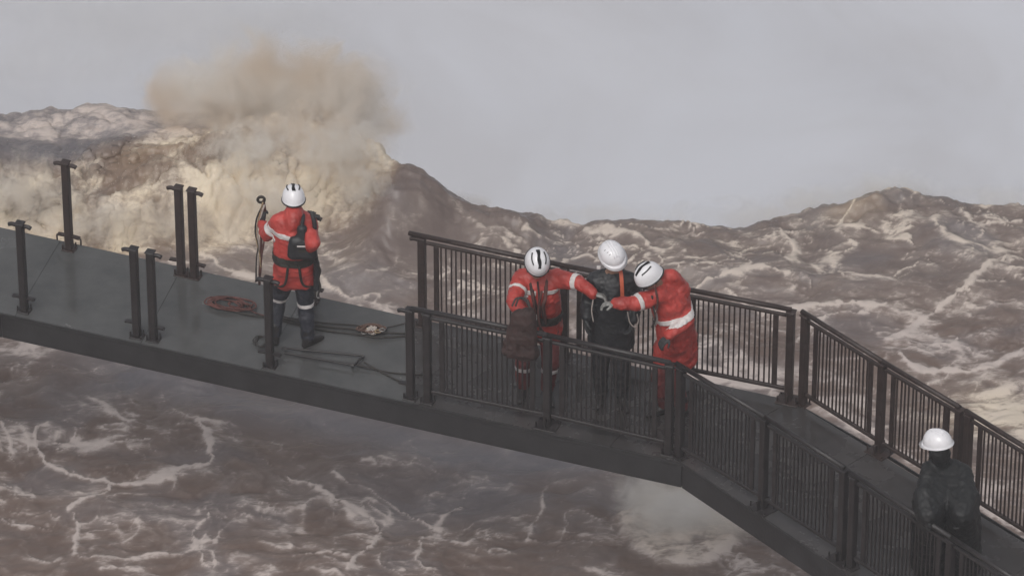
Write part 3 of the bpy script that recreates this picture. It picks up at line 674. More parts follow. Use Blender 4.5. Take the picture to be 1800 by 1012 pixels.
def helmet(c, fwd, up, style, parent, k=1.0):
    f, r, u = basis(fwd, up); mt = Matrix((r, f, u)).transposed().to_4x4(); mt.translation = Vector(c)
    h = bpy.data.objects.new('helmet', None)
    bm = bmesh.new(); NA = 40; prof = []
    A, B, H = .116*k, .142*k, .128*k
    NP = 12
    for i in range(NP+1):
        t = i/NP*math.pi/2*1.0; prof.append((math.cos(t), math.sin(t)))
    rings = []
    def rad(a):
        e = 1.0
        return Vector((math.cos(a)*A*e, math.sin(a)*B*e, 0))
    for j, (cr, sz) in enumerate(prof[:-1]):
        ring = []
        for i in range(NA):
            a = i*2*math.pi/NA; q = rad(a)*cr**.85; z = H*sz
            if style == 'climb': z -= (1-sz)*(.035*k*(.5-.5*math.sin(a)))       # lower at the nape
            if style == 'hat' : q *= 1+.012*max(0, math.cos(2*a))*cr
            ring.append(bm.verts.new(Vector((q.x, q.y, z))))
        rings.append(ring)
    top = bm.verts.new((0, 0, H))
    for j in range(len(rings)-1):
        for i in range(NA): bm.faces.new((rings[j][i], rings[j][(i+1) % NA], rings[j+1][(i+1) % NA], rings[j+1][i]))
    for i in range(NA): bm.faces.new((rings[-1][i], rings[-1][(i+1) % NA], top))
    # rim / brim
    low = rings[0]; pr = []
    for i in range(NA):
        a = i*2*math.pi/NA; sn = max(0, math.sin(a)); w = .004 if style == 'climb' else (.012+.030*sn**1.5)
        q = rad(a); n_ = q.normalized(); pr.append(bm.verts.new(low[i].co+n_*w*k+Vector((0, 0, -.006*k-(.010*sn if style == 'hat' else 0)))))
    pi_ = [bm.verts.new(Vector((v.co.x*.93, v.co.y*.93, v.co.z-.006*k))) for v in pr]
    inn = [bm.verts.new(Vector((v.co.x*.90, v.co.y*.90, v.co.z+.03*k))) for v in low]
    for i in range(NA):
        j = (i+1) % NA
        bm.faces.new((low[j], low[i], pr[i], pr[j])); bm.faces.new((pr[j], pr[i], pi_[i], pi_[j])); bm.faces.new((pi_[j], pi_[i], inn[i], inn[j]))
    bm.transform(mt); sh = bm_obj('helmet', bm, M['helmet'], parent, True)
    def surf(x, y, lift=.003):            # point on the dome above (x,y) in helmet space
        e = min(.98, math.hypot(x/A, y/B)); z = H*math.sqrt(max(0, 1-(e**(1/.85))**2))
        return mt @ Vector((x, y, z+lift))
    if style == 'climb':
        bm = bmesh.new(); ys = np.linspace(-.085, .10, 12)*k; hw = .016*k
        L_ = [bm.verts.new(surf(-hw*(1+.25*math.sin(i)), yy)) for i, yy in enumerate(ys)]; R_ = [bm.verts.new(surf(hw*(1+.25*math.cos(i)), yy)) for i, yy in enumerate(ys)]
        for i in range(len(ys)-1): bm.faces.new((L_[i], R_[i], R_[i+1], L_[i+1]))
        bmesh.ops.solidify(bm, geom=list(bm.faces), thickness=-.004); bm_obj('centre_stripe', bm, M['hblack'], sh, True)
        for sg in (-1, 1):
            bm = bmesh.new(); add_tube(bm, [surf(sg*(.055+.012*math.sin(t*3))*k, (-.06+.12*t)*k, .002) for t in np.linspace(0, 1, 9)], .007*k, 6); bm_obj('vent', bm, M['hblack'], sh, True)
        bm = bmesh.new(); add_tube(bm, [mt @ Vector((math.cos(a)*A*1.015, math.sin(a)*B*1.015, -.012-(.035*k*(.5-.5*math.sin(a))))) for a in np.linspace(0, 2*math.pi, 40, endpoint=False)], .009*k, 6, closed=True); bm_obj('rim', bm, M['hblack'], sh, True)
    else:
        for x_ in (-.022, 0, .022):
            bm = bmesh.new(); add_tube(bm, [surf(x_*k, yy, .000) for yy in np.linspace(-.09, .10, 12)*k], .005*k, 6); bm_obj('crown_ridge', bm, M['helmet'], sh, True)
        for (x_, y_) in ((.05, .02), (.06, -.015), (.04, .05)):
            bm = bmesh.new(); add_tube(bm, [surf(x_*k, y_*k, .0), surf((x_+.014)*k, y_*k, .0)], .003*k, 5); bm_obj('vent', bm, M['hblack'], sh, True)
    return sh
def body(P, root, shoes=True):
    """continuous body: head, neck, trunk, limbs"""
    f, r, u = basis(P['face'], P['hup']); hc = P['head']
    ch = [[(hc+u*.02, (.078, .088, .095)), (hc+f*.02-u*.05, .055)],
          [(hc+f*.045-u*.085, .028), (hc-u*.04, .06)],
          [(hc+f*.085-u*.010, .011), (hc+f*.102-u*.030, .012)],
          [(hc+f*.080-u*.062, .014), (hc+f*.078-u*.075, .015)],
          [(hc+r*.078-u*.02, .014), (hc+r*.074-u*.045, .011)], [(hc-r*.078-u*.02, .014), (hc-r*.074-u*.045, .011)],
          [(hc-u*.07, .055), (P['neck'], .06)],
          [(P['shL'], .055), (P['shR'], .055), (P['neck'], .055), (P['chest'], .12)],
          [(P['chest'], .12), (P['pelvis'], .12)], [(P['hipL'], .09), (P['hipR'], .09), (P['pelvis'], .11)]]
    for q in 'LR':
        ch += [[(P['sh'+q], .052), (P['el'+q], .042)], [(P['el'+q], .042), (P['ha'+q], .030)],
               [(P['hip'+q], .082), (P['kn'+q], .058)], [(P['kn'+q], .056), (P['an'+q], .042)], [(P['an'+q], .042), (P['an'+q]+Vector((0, 0, -.05)), .035)]]
    b = blob('body', ch, M['skin'], root, .013, 2)
    for sg in (-1, 1):
        bm = bmesh.new(); bmesh.ops.create_icosphere(bm, subdivisions=2, radius=.011, matrix=Matrix.Translation(hc+f*.082+r*.031*sg+u*.008)); bm_obj('eye', bm, M['eye'], b, True)
    bm = bmesh.new(); add_tube(bm, [hc+f*.092-u*.055-r*.022, hc+f*.098-u*.057, hc+f*.092-u*.055+r*.022], .004, 6); bm_obj('mouth', bm, M['ropered'], b, True)
    return b
def boots(P, root):
    for q in 'LR':
        a = P['an'+q]; d = Vector(P['toe'+q]).normalized(); g = Vector((a.x, a.y, 0))
        blob('boot', [[(a+Vector((0, 0, .10)), .058), (a, .052), (g-d*.03+Vector((0, 0, .035)), .035)], [(g-d*.045+Vector((0, 0, .03)), .03), (g+d*.04+Vector((0, 0, .05)), .045), (g+d*.15+Vector((0, 0, .03)), .032), (g+d*.17+Vector((0, 0, .022)), .026)]], M['boot'], root, .011, 2)
def make(u0, v0, spec):
    """spec: joints as (u,v,dy) or ('reach', from, u, v, length, side)"""
    y0 = P0(u0, v0).y; P = {}
    for k, q in spec.items():
        if q[0] == 'r': P[k] = reach(P[q[1]], q[2], q[3], q[4], q[5])
        elif q[0] == 'd': P[k] = Vector(q[1])
        elif q[0] == 'g': P[k] = at_z(q[1], q[2], q[3])
        else: P[k] = at_y(q[0], q[1], y0+q[2])
    P['root'] = P0(u0, v0); return P
def trousers(P, root, m, name='trousers', k=1.0, wr=.013, seed=3):
    ch = [[(P['hipL'], .115*k), (P['hipR'], .115*k), (P['pelvis'], .13*k)]]
    for q in 'LR': ch += [[(P['hip'+q], .112*k), (P['kn'+q], .082*k)], [(P['kn'+q], .082*k), (P['an'+q]+Vector((0, 0, .03)), .068*k)]]
    return blob(name, ch, m, root, .012, 3, wr, 11, seed, keep=True)
def jacket(P, root, m, hem=None, k=1.0, wr=.016, seed=5, hood=None, name='jacket', extra=()):
    f = Vector(P['front']).normalized(); r = (P['shR']-P['shL']).normalized()
    ch = [[(P['shL'], .078*k), (P['shR'], .078*k), (P['neck']-Vector((0, 0, .02)), .07), (P['chest']+f*.03, .14*k), (P['chest']-f*.04, .13*k)],
          [(P['chest']+r*.04, .15*k), (P['chest']-r*.04, .15*k), (P['pelvis']+r*.05, .145*k), (P['pelvis']-r*.05, .145*k)],
          [(P['neck']-Vector((0, 0, .03)), .078), (P['neck']+Vector((0, 0, .03)), .066)]]
    if hem is not None: ch.append([(P['pelvis']+r*.05, .148*k), (P['pelvis']-r*.05, .148*k), (P['hipL']+Vector((0, 0, -hem)), .125*k), (P['hipR']+Vector((0, 0, -hem)), .125*k)])
    for q in 'LR': ch += [[(P['sh'+q], .080*k), (P['el'+q], .066*k)], [(P['el'+q], .066*k), (P['ha'+q], .048*k)]]
    if hood: ch.append([(P['neck']-f*.08+Vector((0, 0, .02)), .085), (P['neck']-f*.13+Vector((0, 0, -.05)), .08)]+list(hood))
    ch += list(extra)
    return blob(name, ch, m, root, .012, 3, wr, 9, seed, keep=True)
def person(label, P): return thing('person', label, 'person', P['root'], None)

# --- man with his back turned, backpack, holding a rope pole
P = make(530, 604, dict(head=(516, 353, .10), neck=(516, 374, .05), chest=(515, 403, 0), pelvis=(517, 462, 0),
    shL=(492, 388, 0), shR=(543, 390, 0), hipL=(501, 482, 0), hipR=(533, 482, 0), anR=('g', 541, 594, .09), anL=('g', 483, 588, .09)))
P['elL'] = reach(P['shL'], 468, 414, .29, 1); P['haL'] = reach(P['elL'], 461, 392, .23, 1)
P['elR'] = reach(P['shR'], 551, 428, .29, -1); P['haR'] = reach(P['elR'], 541, 440, .25, 1)
P['knL'] = (P['hipL']+P['anL'])/2+Vector((-.015, .12, 0)); P['knR'] = (P['hipR']+P['anR'])/2+Vector((0, .06, 0))
P.update(face=Vector((-.1, 1, -.15)), hup=Vector((0, .1, 1)), front=Vector((0, 1, 0)), toeL=(-.3, .95, 0), toeR=(.75, .65, 0))
man1 = person('man seen from behind in red jacket, with black backpack, holding a rope pole', P); body(P, man1)
_, tm = trousers(P, man1, M['navy']); boots(P, man1)
for q, zt in (('L', .52), ('R', .47)):
    band(tm, 'reflective_band', P['kn'+q]+Vector((0, 0, .0 if q == 'R' else .01)), P['hip'+q]-P['an'+q], .035, M['band'], man1, R=.15)
_, jm = jacket(P, man1, M['red'], hem=.03, hood=[(P['neck']+Vector((0, -.02, .03)), .09)])
wz = at_y(515, 420, P['pelvis'].y-.15).z
band(jm, 'reflective_band', Vector((P['chest'].x, P['chest'].y, wz)), (0.05, -.0, 1), .055, M['band'], man1, R=.24)
band(jm, 'reflective_band', P['shL']*.45+P['elL']*.55, P['elL']-P['shL'], .04, M['band'], man1, R=.13)
helmet(P['head']+Vector((0, .0, .045)), P['face'], P['hup'], 'climb', man1, .92)
hand('glove', P['haL'], (0, .3, 1), (.8, .6, 0), M['glove'], man1, .9); hand('glove', P['haR'], (-.5, .8, 0), (0, .2, -1), M['glove'], man1, .6)
def backpack(P, root):
    y = P['pelvis'].y-.19; c = at_y(531, 432, y)
    x0 = blob('backpack', [[(c+Vector((-.07, 0, .05)), .055), (c+Vector((.07, 0, .05)), .055), (c+Vector((-.085, 0, -.09)), .06), (c+Vector((.085, 0, -.09)), .06)], [(c+Vector((-.0, .03, .17)), .05), (c+Vector((.02, .02, .03)), .07)]], M['black'], root, .011, 2, .006, 10, 8)
    for dz, w in ((.035, .09), (-.02, .07)):
        bm = bmesh.new(); add_bar(bm, c+Vector((-w/2, -.062, dz)), c+Vector((w/2, -.062, dz)), .006, .014 if dz > 0 else .03); bm_obj('patch', bm, M['band'] if dz > 0 else M['olive'], x0)
    bm = bmesh.new(); add_tube(bm, spline([c+Vector((0, .03, .2)), P['shR']+Vector((-.05, -.05, .09)), P['shR']+Vector((-.05, .08, .05))], 5), .018, 6); bm_obj('shoulder_strap', bm, M['black'], root, True)
    pl = P['pelvis']+Vector((0, 0, .09))
    band(jm, 'belt', pl, (.04, 0, 1), .085, M['olive'], root, R=.25, off=.012)
    for sg in (-1, 1):
        bm = bmesh.new(); q = P['hipL'] if sg < 0 else P['hipR']
        add_tube(bm, spline([pl+Vector((sg*.05, -.175, 0)), q+Vector((0, -.14, -.02)), q+Vector((sg*.10, -.05, -.10))], 5), .012, 6); bm_obj('harness_strap', bm, M['olive'], root, True)
    # dark pouch and loops on his right hip, and the strap running over the shoulder
    bm = bmesh.new(); add_tube(bm, spline([at_y(548, 372, y+.1), at_y(553, 395, y+.05), at_y(552, 425, y+.05), at_y(556, 458, y+.08)], 6), .022, 7); bm_obj('side_strap', bm, M['black'], root, True)
    blob('side_pouch', [[(at_y(556, 462, y+.12), .035), (at_y(557, 508, y+.12), .03)]], M['black'], root, .011, 1, .006, 12, 4)
    bm = bmesh.new(); add_tube(bm, spline([at_y(559, 465, y+.1), at_y(563, 476, y+.1), at_y(560, 490, y+.1), at_y(563, 505, y+.1), at_y(558, 520, y+.1)], 5), .010, 6); bm_obj('gear_loop', bm, M['rope'], root, True)
    bm = bmesh.new(); add_tube(bm, spline([at_y(558, 510, y+.1), at_y(557, 521, y+.1), at_y(561, 524, y+.1)], 4), .009, 6); bm_obj('carabiner', bm, M['zinc'], root, True)
backpack(P, man1)
# radio handset sticking out over his right shoulder
rd = thing('radio', 'black handheld device raised beside the shoulder of the man seen from behind', 'radio', at_y(555, 382, P['root'].y+.1))
bm = bmesh.new(); add_bar(bm, at_y(545, 379, P['root'].y+.1), at_y(562, 383, P['root'].y+.1), .05, .04, bev=.006); bm_obj('housing', bm, M['black'], rd)
bm = bmesh.new(); add_tube(bm, [at_y(546, 372, P['root'].y+.1), at_y(546, 395, P['root'].y+.1)], .018, 8); bm_obj('grip', bm, M['black'], rd, True)
# rope pole in his left hand
yy = P['haL'].y+.03
pole = thing('rope_pole', 'upright pole with a hook head and hanging pale and black rope loops', 'pole', at_y(458, 500, yy))
bm = bmesh.new(); add_tube(bm, spline([at_y(463, 352, yy), at_y(466, 375, yy), at_y(460, 410, yy), at_y(459, 440, yy), at_y(456, 500, yy)], 6), .012, 8); bm_obj('shaft', bm, M['ropered'], pole, True)
bm = bmesh.new(); add_tube(bm, [at_y(459+6*math.cos(a), 351+5*math.sin(a), yy) for a in np.linspace(0, 2*math.pi, 16, endpoint=False)], .014, 8, closed=True); bm_obj('hook_head', bm, M['olive'], pole, True)
for nm, mm, pts in (('rope_loop', M['ropetan'], [(462, 356), (457, 375), (453, 395), (451, 420), (456, 445), (459, 470)]), ('rope_loop', M['rope'], [(461, 362), (451, 385), (449, 410), (454, 432), (451, 455), (450, 495)]), ('rope_loop', M['ropewhite'], [(465, 360), (457, 385), (452, 405), (455, 430), (453, 460), (453, 490)]), ('rope_loop', M['ropered'], [(465, 395), (464, 425), (460, 450), (458, 480)])):
    bm = bmesh.new(); add_tube(bm, spline([at_y(u, v, yy-.02) for u, v in pts], 6), .0085, 6); bm_obj(nm, bm, mm, pole, True)

# --- bent man in red, reaching right
P = make(940, 690, dict(head=(944, 462, -.16), neck=(944, 484, -.04), chest=(946, 512, .0), pelvis=(948, 556, .12),
    shL=(918, 488, 0), shR=(974, 488, 0), hipL=(931, 572, .12), hipR=(965, 572, .12), anL=('g', 920, 678, .09), anR=('g', 962, 684, .09)))
P['elL'] = reach(P['shL'], 903, 528, .28, -1); P['haL'] = reach(P['elL'], 918, 552, .22, -1)
P['elR'] = reach(P['shR'], 1016, 496, .27, -1); P['haR'] = reach(P['elR'], 1043, 516, .20, -1)
P['knL'] = (P['hipL']+P['anL'])/2+Vector((-.03, -.10, 0)); P['knR'] = (P['hipR']+P['anR'])/2+Vector((.02, -.13, 0.02))
P.update(face=Vector((.12, -.80, -.70)), hup=Vector((.10, -.62, .80)), front=Vector((.1, -1, -.1)), toeL=(-.2, -1, 0), toeR=(.3, -1, 0))
man2 = person('bending man in red suit and white helmet with black stripe, reaching to his colleague', P); body(P, man2); boots(P, man2)
_, tm = trousers(P, man2, M['redtro'], wr=.012, seed=21)
_, jm = jacket(P, man2, M['red'], hem=.03, k=1.12, seed=25)
z1 = at_y(950, 521, P['chest'].y-.16).z
band(jm, 'reflective_band', Vector((P['chest'].x, P['chest'].y, z1)), (0, .2, 1), .045, M['band'], man2, R=.21, lim=lambda c: abs(c.x-P['chest'].x-.01) > .035)
band(jm, 'reflective_band', P['shR']*.08+P['elR']*.92, P['elR']-P['shR'], .05, M['band'], man2, R=.12)
band(jm, 'reflective_band', P['shL']*.45+P['elL']*.55, P['elL']-P['shL'], .028, M['band'], man2, R=.12)
band(tm, 'reflective_band', P['knL']*.75+P['anL']*.25, P['hipL']-P['anL'], .04, M['band'], man2, R=.13)
band(tm, 'reflective_band', P['knR']*.75+P['anR']*.25, P['hipR']-P['anR'], .04, M['band'], man2, R=.13)
helmet(P['head']+Vector(P['hup']).normalized()*.05, P['face'], P['hup'], 'climb', man2, .98)
hand('glove', P['haL'], (.3, -.3, -1), (1, 0, 0), M['glove'], man2, .5); hand('glove', P['haR'], (1, -.1, -.25), (0, -.3, -1), M['gglove'], man2, .5)
def harness(P, root, fr):
    bm = bmesh.new(); add_tube(bm, spline([P['neck']+fr*.10, P['chest']+fr*.192+Vector((0, 0, .02)), P['pelvis']+fr*.165+Vector((0, 0, -.04))], 6), .009, 6); bm_obj('zip_flap', bm, M['reddark'], root, True)
    c = P['pelvis']+Vector((0, 0, .05))
    band(jm, 'harness_belt', c+Vector((0, 0, .02)), (.06, 0, 1), .10, M['olive'], root, R=.24, off=.012)
    for sg in (-1, 1):
        bm = bmesh.new(); s_ = P['shL'] if sg < 0 else P['shR']
        add_tube(bm, spline([s_*.6+P['neck']*.4+Vector((0, 0, .075)), P['chest']+fr*.185+Vector((sg*.055, 0, .06)), P['chest']+fr*.185+Vector((sg*.035, 0, -.06)), c+fr*.175+Vector((sg*.05, 0, 0))], 6), .019, 6); bm_obj('harness_strap', bm, M['ropered'] if sg > 0 else M['reddark'], root, True)
harness(P, man2, Vector((.05, -1, 0)))
for pts, mm in (([(936, 515), (940, 545), (941, 562), (938, 580)], M['ropered']), ([(952, 512), (946, 545), (950, 575), (962, 590)], M['ropered']), ([(938, 548), (942, 556), (941, 570)], M['band'])):
    bm = bmesh.new(); add_tube(bm, spline([at_y(u, v, P['pelvis'].y-.34) for u, v in pts], 6), .011, 6); bm_obj('lanyard', bm, mm, man2, True)
# dark rope bag he holds
yb_ = P['haL'].y-.05
rb = thing('rope_bag', 'dark reddish rope bag held low by the bending man, above the near railing', 'bag', at_y(915, 600, yb_))
blob('sack', [[(at_y(909, 556, yb_), .06), (at_y(930, 552, yb_), .07), (at_y(900, 612, yb_), .10), (at_y(930, 622, yb_), .09)]], M['reddark'], rb, .012, 3, .02, 9, 12)
for a_ in (0, 1):
    bm = bmesh.new(); add_tube(bm, spline([at_y(900+6*a_, 538, yb_-.05), at_y(908+5*a_, 524, yb_), at_y(922+5*a_, 527, yb_), at_y(932, 542, yb_-.05)], 5), .009, 6); bm_obj('handle', bm, M['rope'], rb, True)

# --- man in black with white hard hat
P = make(1075, 702, dict(head=(1076, 452, -.06), neck=(1077, 478, 0), chest=(1075, 508, .02), pelvis=(1074, 568, .03),
    shL=(1047, 492, 0), shR=(1105, 492, 0), hipL=(1058, 588, .03), hipR=(1090, 588, .03), anL=('g', 1056, 688, .09), anR=('g', 1092, 694, .09)))
P['elL'] = reach(P['shL'], 1034, 530, .28, 1); P['haL'] = reach(P['elL'], 1030, 556, .19, -1)
P['elR'] = reach(P['shR'], 1121, 528, .28, 1); P['haR'] = reach(P['elR'], 1112, 562, .20, -1)
P['knL'] = (P['hipL']+P['anL'])/2+Vector((-.01, -.05, 0)); P['knR'] = (P['hipR']+P['anR'])/2+Vector((.01, -.05, 0))
P.update(face=Vector((.45, -.80, -.38)), hup=Vector((-.05, -.35, .92)), front=Vector((.05, -1, 0)), toeL=(-.2, -1, 0), toeR=(.3, -1, 0))
man3 = person('man in black with white hard hat and orange strap, between two red suited men', P); body(P, man3); boots(P, man3)
trousers(P, man3, M['black'], wr=.012, seed=31); jacket(P, man3, M['black'], hem=.06, k=1.12, seed=35)
helmet(P['head']+Vector(P['hup']).normalized()*.045, P['face'], P['hup'], 'hat', man3, .98)
bm = bmesh.new(); bmq = spline([at_y(1086, 470, P['chest'].y-.06), at_y(1091, 478, P['chest'].y-.14), at_y(1093, 498, P['chest'].y-.185), at_y(1094, 522, P['chest'].y-.175)], 6)
for i in range(len(bmq)-1): add_bar(bm, bmq[i], bmq[i+1]+(bmq[i+1]-bmq[i])*.15, .035, .012, Vector((0, -1, .2)))
bm_obj('orange_strap', bm, M['orange'], man3)
bm = bmesh.new(); add_bar(bm, at_y(1049, 470, P['shL'].y-.05), at_y(1056, 470, P['shL'].y-.05), .035, .03, bev=.006); bm_obj('shoulder_badge', bm, M['band'], man3)
hand('glove', P['haL'], (0, -.2, -1), (1, 0, 0), M['glove'], man3, .35, 1.15); hand('glove', P['haR'], (-.2, -.2, -1), (-1, 0, 0), M['glove'], man3, .5, 1.1)
for nm, mm, pts in (('lanyard', M['ropewhite'], [(1043, 525), (1040, 545), (1043, 565)]), ('gear_loop', M['ropewhite'], [(1103, 548), (1107, 566), (1115, 574), (1122, 566), (1120, 552)])):
    bm = bmesh.new(); add_tube(bm, spline([at_y(u, v, P['haL'].y-.05) for u, v in pts], 6), .006, 6); bm_obj(nm, bm, mm, man3, True)

# --- red hooded man reaching left
P = make(1185, 722, dict(head=(1144, 488, -.12), neck=(1162, 501, -.03), chest=(1180, 530, 0), pelvis=(1190, 592, .02),
    shL=(1158, 516, -.13), shR=(1193, 522, .12), hipL=(1174, 608, .0), hipR=(1200, 608, .06), anL=('g', 1168, 712, .09), anR=('g', 1198, 716, .09)))
P['elL'] = reach(P['shL'], 1117, 533, .25, -1); P['haL'] = reach(P['elL'], 1082, 533, .20, 1)
P['elR'] = reach(P['shR'], 1208, 562, .28, -1); P['haR'] = reach(P['elR'], 1176, 590, .24, -1)
P['knL'] = (P['hipL']+P['anL'])/2+Vector((-.06, -.03, 0)); P['knR'] = (P['hipR']+P['anR'])/2+Vector((-.06, -.02, 0))
P.update(face=Vector((-.72, -.48, -.50)), hup=Vector((-.50, -.25, .83)), front=Vector((-.85, -.45, -.1)), toeL=(-.9, -.45, 0), toeR=(-.8, -.5, 0))
man4 = person('man in red jacket with bulky hood, leaning left with one arm stretched out', P); body(P, man4); boots(P, man4)
_, tm = trousers(P, man4, M['redtro'], wr=.012, seed=41)
_, jm = jacket(P, man4, M['red'], hem=.12, k=1.16, wr=.018, seed=45, hood=[(at_y(1176, 486, P['neck'].y+.03), .078), (at_y(1188, 493, P['neck'].y+.04), .078), (at_y(1202, 512, P['neck'].y+.05), .07)])
z1 = at_y(1185, 562, P['chest'].y-.15).z
band(jm, 'reflective_band', Vector((P['pelvis'].x, P['pelvis'].y, z1)), (-.30, .05, 1), .05, M['band'], man4, R=.29)
band(jm, 'reflective_band', P['shL']*.12+P['elL']*.88, P['elL']-P['shL'], .045, M['band'], man4, R=.11)
helmet(P['head']+Vector(P['hup']).normalized()*.05, P['face'], P['hup'], 'climb', man4, .98)
hand('glove', P['haL'], (-1, -.1, 0), (0, -.3, -1), M['gglove'], man4, .5); hand('glove', P['haR'], (-.7, -.5, -.5), (0, 0, -1), M['glove'], man4, .5)
for pts, mm in (([(1146, 520), (1150, 545), (1152, 560), (1146, 575)], M['rope']), ([(1150, 500), (1156, 530), (1150, 560)], M['ropered']), ([(1152, 545), (1155, 560), (1152, 572)], M['zinc'])):
    bm = bmesh.new(); add_tube(bm, spline([at_y(u, v, P['pelvis'].y-.26) for u, v in pts], 6), .010, 6); bm_obj('lanyard', bm, mm, man4, True)

# --- man in black raincoat, lower right
P = make(1668, 1022, dict(head=(1648, 786, -.02), neck=(1655, 812, .02), chest=(1664, 846, .02), pelvis=(1668, 905, .02),
    shL=(1634, 826, -.03), shR=(1690, 830, .03), hipL=(1650, 920, 0), hipR=(1684, 920, .02), anL=('g', 1650, 1012, .09), anR=('g', 1684, 1018, .09)))
P['elL'] = reach(P['shL'], 1625, 870, .29, -1); P['haL'] = reach(P['elL'], 1632, 905, .2, -1)
P['elR'] = reach(P['shR'], 1703, 872, .29, -1); P['haR'] = reach(P['elR'], 1692, 905, .22, -1)
P['knL'] = (P['hipL']+P['anL'])/2; P['knR'] = (P['hipR']+P['anR'])/2
P.update(face=Vector((-.75, .55, -.2)), hup=Vector((0, 0, 1)), front=Vector((-.8, .5, 0)), toeL=(-.8, .6, 0), toeR=(-.8, .6, 0))
man5 = person('man in long black raincoat and white hard hat standing between the right railings', P); body(P, man5); boots(P, man5)
trousers(P, man5, M['black'], seed=51)
jacket(P, man5, M['rain'], hem=.40, k=1.20, wr=.018, seed=55, name='raincoat', extra=[[(P['elL'], .10), (P['haL'], .09), (P['chest'], .18), (P['hipL']-Vector((.06, 0, .42)), .18)], [(P['elR'], .10), (P['haR'], .10), (P['chest'], .18), (P['hipR']-Vector((-.06, 0, .42)), .18)], [(P['neck'], .095), (P['head']+Vector((.02, -.015, -.02)), (.098, .098, .098))]])
helmet(P['head']+Vector((0, 0, .052)), P['face'], P['hup'], 'hat', man5, 1.0)
hand('glove', P['haL'], (-.2, -.2, -1), (1, 0, 0), M['glove'], man5, .5); hand('glove', P['haR'], (-.2, -.2, -1), (-1, 0, 0), M['glove'], man5, .5)
bm = bmesh.new(); f, r, u = basis(P['face'], P['hup']); h0 = P['head']
add_tube(bm, spline([h0+r*.09+u*.02, h0+r*.06+f*.05-u*.08, h0+f*.06-u*.11, h0-r*.06+f*.05-u*.08, h0-r*.09+u*.02], 6), .012, 6); bm_obj('chin_strap', bm, M['black'], man5, True)

# ------------------------------------------------------------------ gear lying on the deck
def rope_obj(name, label, cat, pts, r, m, z=.0, group=None, closed=False):
    bm = bmesh.new(); q = spline([at_z(u, v, z+r+.002+(w if True else 0)) for (u, v, w) in [(p+(0,))[:3] for p in pts]], 8)
    add_tube(bm, q, r, 6); o = bm_obj(name, bm, m, None, True); tag(o, label, cat, group); return o
rnd = random.Random(5)
# red rope coil
pts = []; ra = 1.0
for i in range(120):
    a = i*.47; ra = .55+.45*math.sin(i*.23)+rnd.uniform(-.1, .1); off = 14*math.sin(i*.11)
    pts.append((408+off+(14+26*ra)*math.cos(a), 534+.12*off+(5+7*ra)*math.sin(a)+.10*30*math.cos(a), .006*(i % 9)))
pts += [(440, 545, .01), (470, 556, 0), (500, 561, 0)]
rope_obj('rope_coil', 'loose untidy coil of faded red rope on the open deck', 'rope', pts, .007, M['ropered'])
# long dark cables
for k, (dv, lab) in enumerate(((0, 'dark hose trailing from the red coil along the far side of the deck'), (7, 'second dark rope beside the hose, running past the tangle'), (-6, 'thin dark line nearest the far deck edge'))):
    rope_obj('deck_rope', lab, 'rope', [(372+60*k, 530+dv, 0), (430+30*k, 552+dv*.5, 0), (500, 560+dv*.6, 0), (560, 572+dv, 0), (620, 578+dv*1.2, 0), (670, 584+dv*1.3, .01), (722, 586+dv*1.4-6*k, 0)], .011-.002*k, M['rope'])
pts = []
for i in range(60):
    a = i*.9; pts.append((652+22*math.cos(a)*(.5+.5*rnd.random())+rnd.uniform(-5, 5), 577+9*math.sin(a)*(.5+.5*rnd.random()), .05*rnd.random()))
rope_obj('rope_tangle', 'tangle of brown rope in a heap near the far deck edge', 'rope', pts, .009, mat('brown_rope', (.10, .055, .04), .7, 0, .4, 50, .3, 200))
pts = [(p[0]*.6+262, p[1]+3, p[2]) for p in pts[::3]]
rope_obj('sling', 'pale sling lying across the brown rope tangle', 'sling', pts, .008, M['ropewhite'])
t = thing('carabiner_bunch', 'small bunch of metal and tan carabiners beside the rope tangle', 'carabiners', P0(662, 588))
for i in range(5):
    bm = bmesh.new(); cu, cv = 640+i*8, 583+rnd.uniform(-4, 4)
    add_tube(bm, [at_z(cu+5*math.cos(a), cv+2.5*math.sin(a), .035+.01*i) for a in np.linspace(0, 2*math.pi, 12, endpoint=False)], .006, 6, closed=True); bm_obj('carabiner', bm, M['ropetan'] if i % 2 else M['zinc'], t, True)
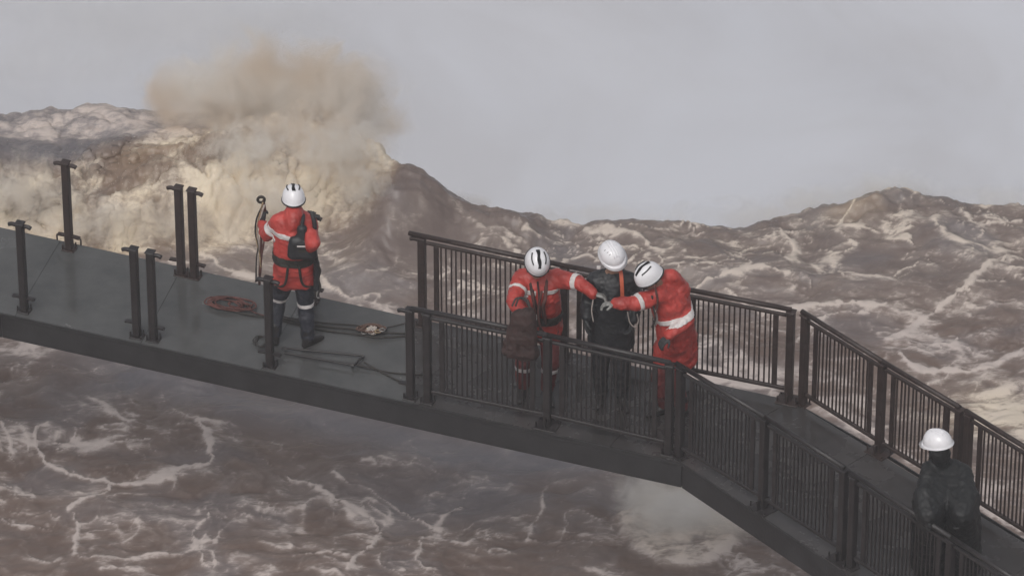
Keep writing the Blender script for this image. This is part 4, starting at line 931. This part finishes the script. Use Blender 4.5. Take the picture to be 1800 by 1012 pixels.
# metal frame on the deck
t = thing('metal_frame', 'narrow open frame of dark bars lying on the deck behind the near edge', 'frame', P0(560, 625))
for (a, b) in (((495, 611), (638, 625)), ((500, 620), (622, 642)), ((638, 625), (622, 642))):
    bm = bmesh.new(); add_bar(bm, at_z(a[0], a[1], .05), at_z(b[0], b[1], .05), .02, .02, bev=.003); bm_obj('bar', bm, M['steel'], t)
for u, v in ((638, 625), (620, 642), (502, 613)):
    bm = bmesh.new(); add_bar(bm, at_z(u, v, .002), at_z(u, v, .075), .02, .02); bm_obj('foot', bm, M['steel'], t)
rope_obj('deck_rope', 'dark rope from the metal frame to the near end post', 'rope', [(622, 640, .03), (650, 646, .02), (690, 655, 0), (760, 659, 0)], .009, M['rope'])
rope_obj('deck_rope', 'dark rope from the metal frame slanting down to the bare end post', 'rope', [(640, 636, .03), (660, 648, .0), (690, 664, 0), (716, 676, 0)], .009, M['rope'])
pts = [(455+12*math.cos(i*.5)+i*.25, 598+9*math.sin(i*.5)+i*.1, .01*(i % 3)) for i in range(40)]
rope_obj('wire_coil', 'loose dark wire loops left of the post in front of the man', 'wire', pts, .005, M['rope'])

# ------------------------------------------------------------------ spray laden air over the whole place
def haze():
    bm = bmesh.new(); bmesh.ops.create_cube(bm, size=1)
    lo = Vector((-700, -130, -28)); hi = Vector((700, 1600, 36.5))
    bmesh.ops.transform(bm, matrix=Matrix.Translation((lo+hi)/2) @ Matrix.Diagonal((hi.x-lo.x, hi.y-lo.y, hi.z-lo.z, 1)), verts=bm.verts)
    me = bpy.data.meshes.new('haze'); bm.to_mesh(me); bm.free()
    m = bpy.data.materials.new('haze_air'); m.use_nodes = True; n = m.node_tree.nodes; n.clear()
    out = n.new('ShaderNodeOutputMaterial'); pv = n.new('ShaderNodeVolumePrincipled'); m.node_tree.links.new(pv.outputs[0], out.inputs['Volume'])
    pv.inputs['Color'].default_value = (.93, .93, .96, 1); pv.inputs['Density'].default_value = .0010
    me.materials.append(m); o = link(bpy.data.objects.new('haze', me)); o['kind'] = 'stuff'
haze()
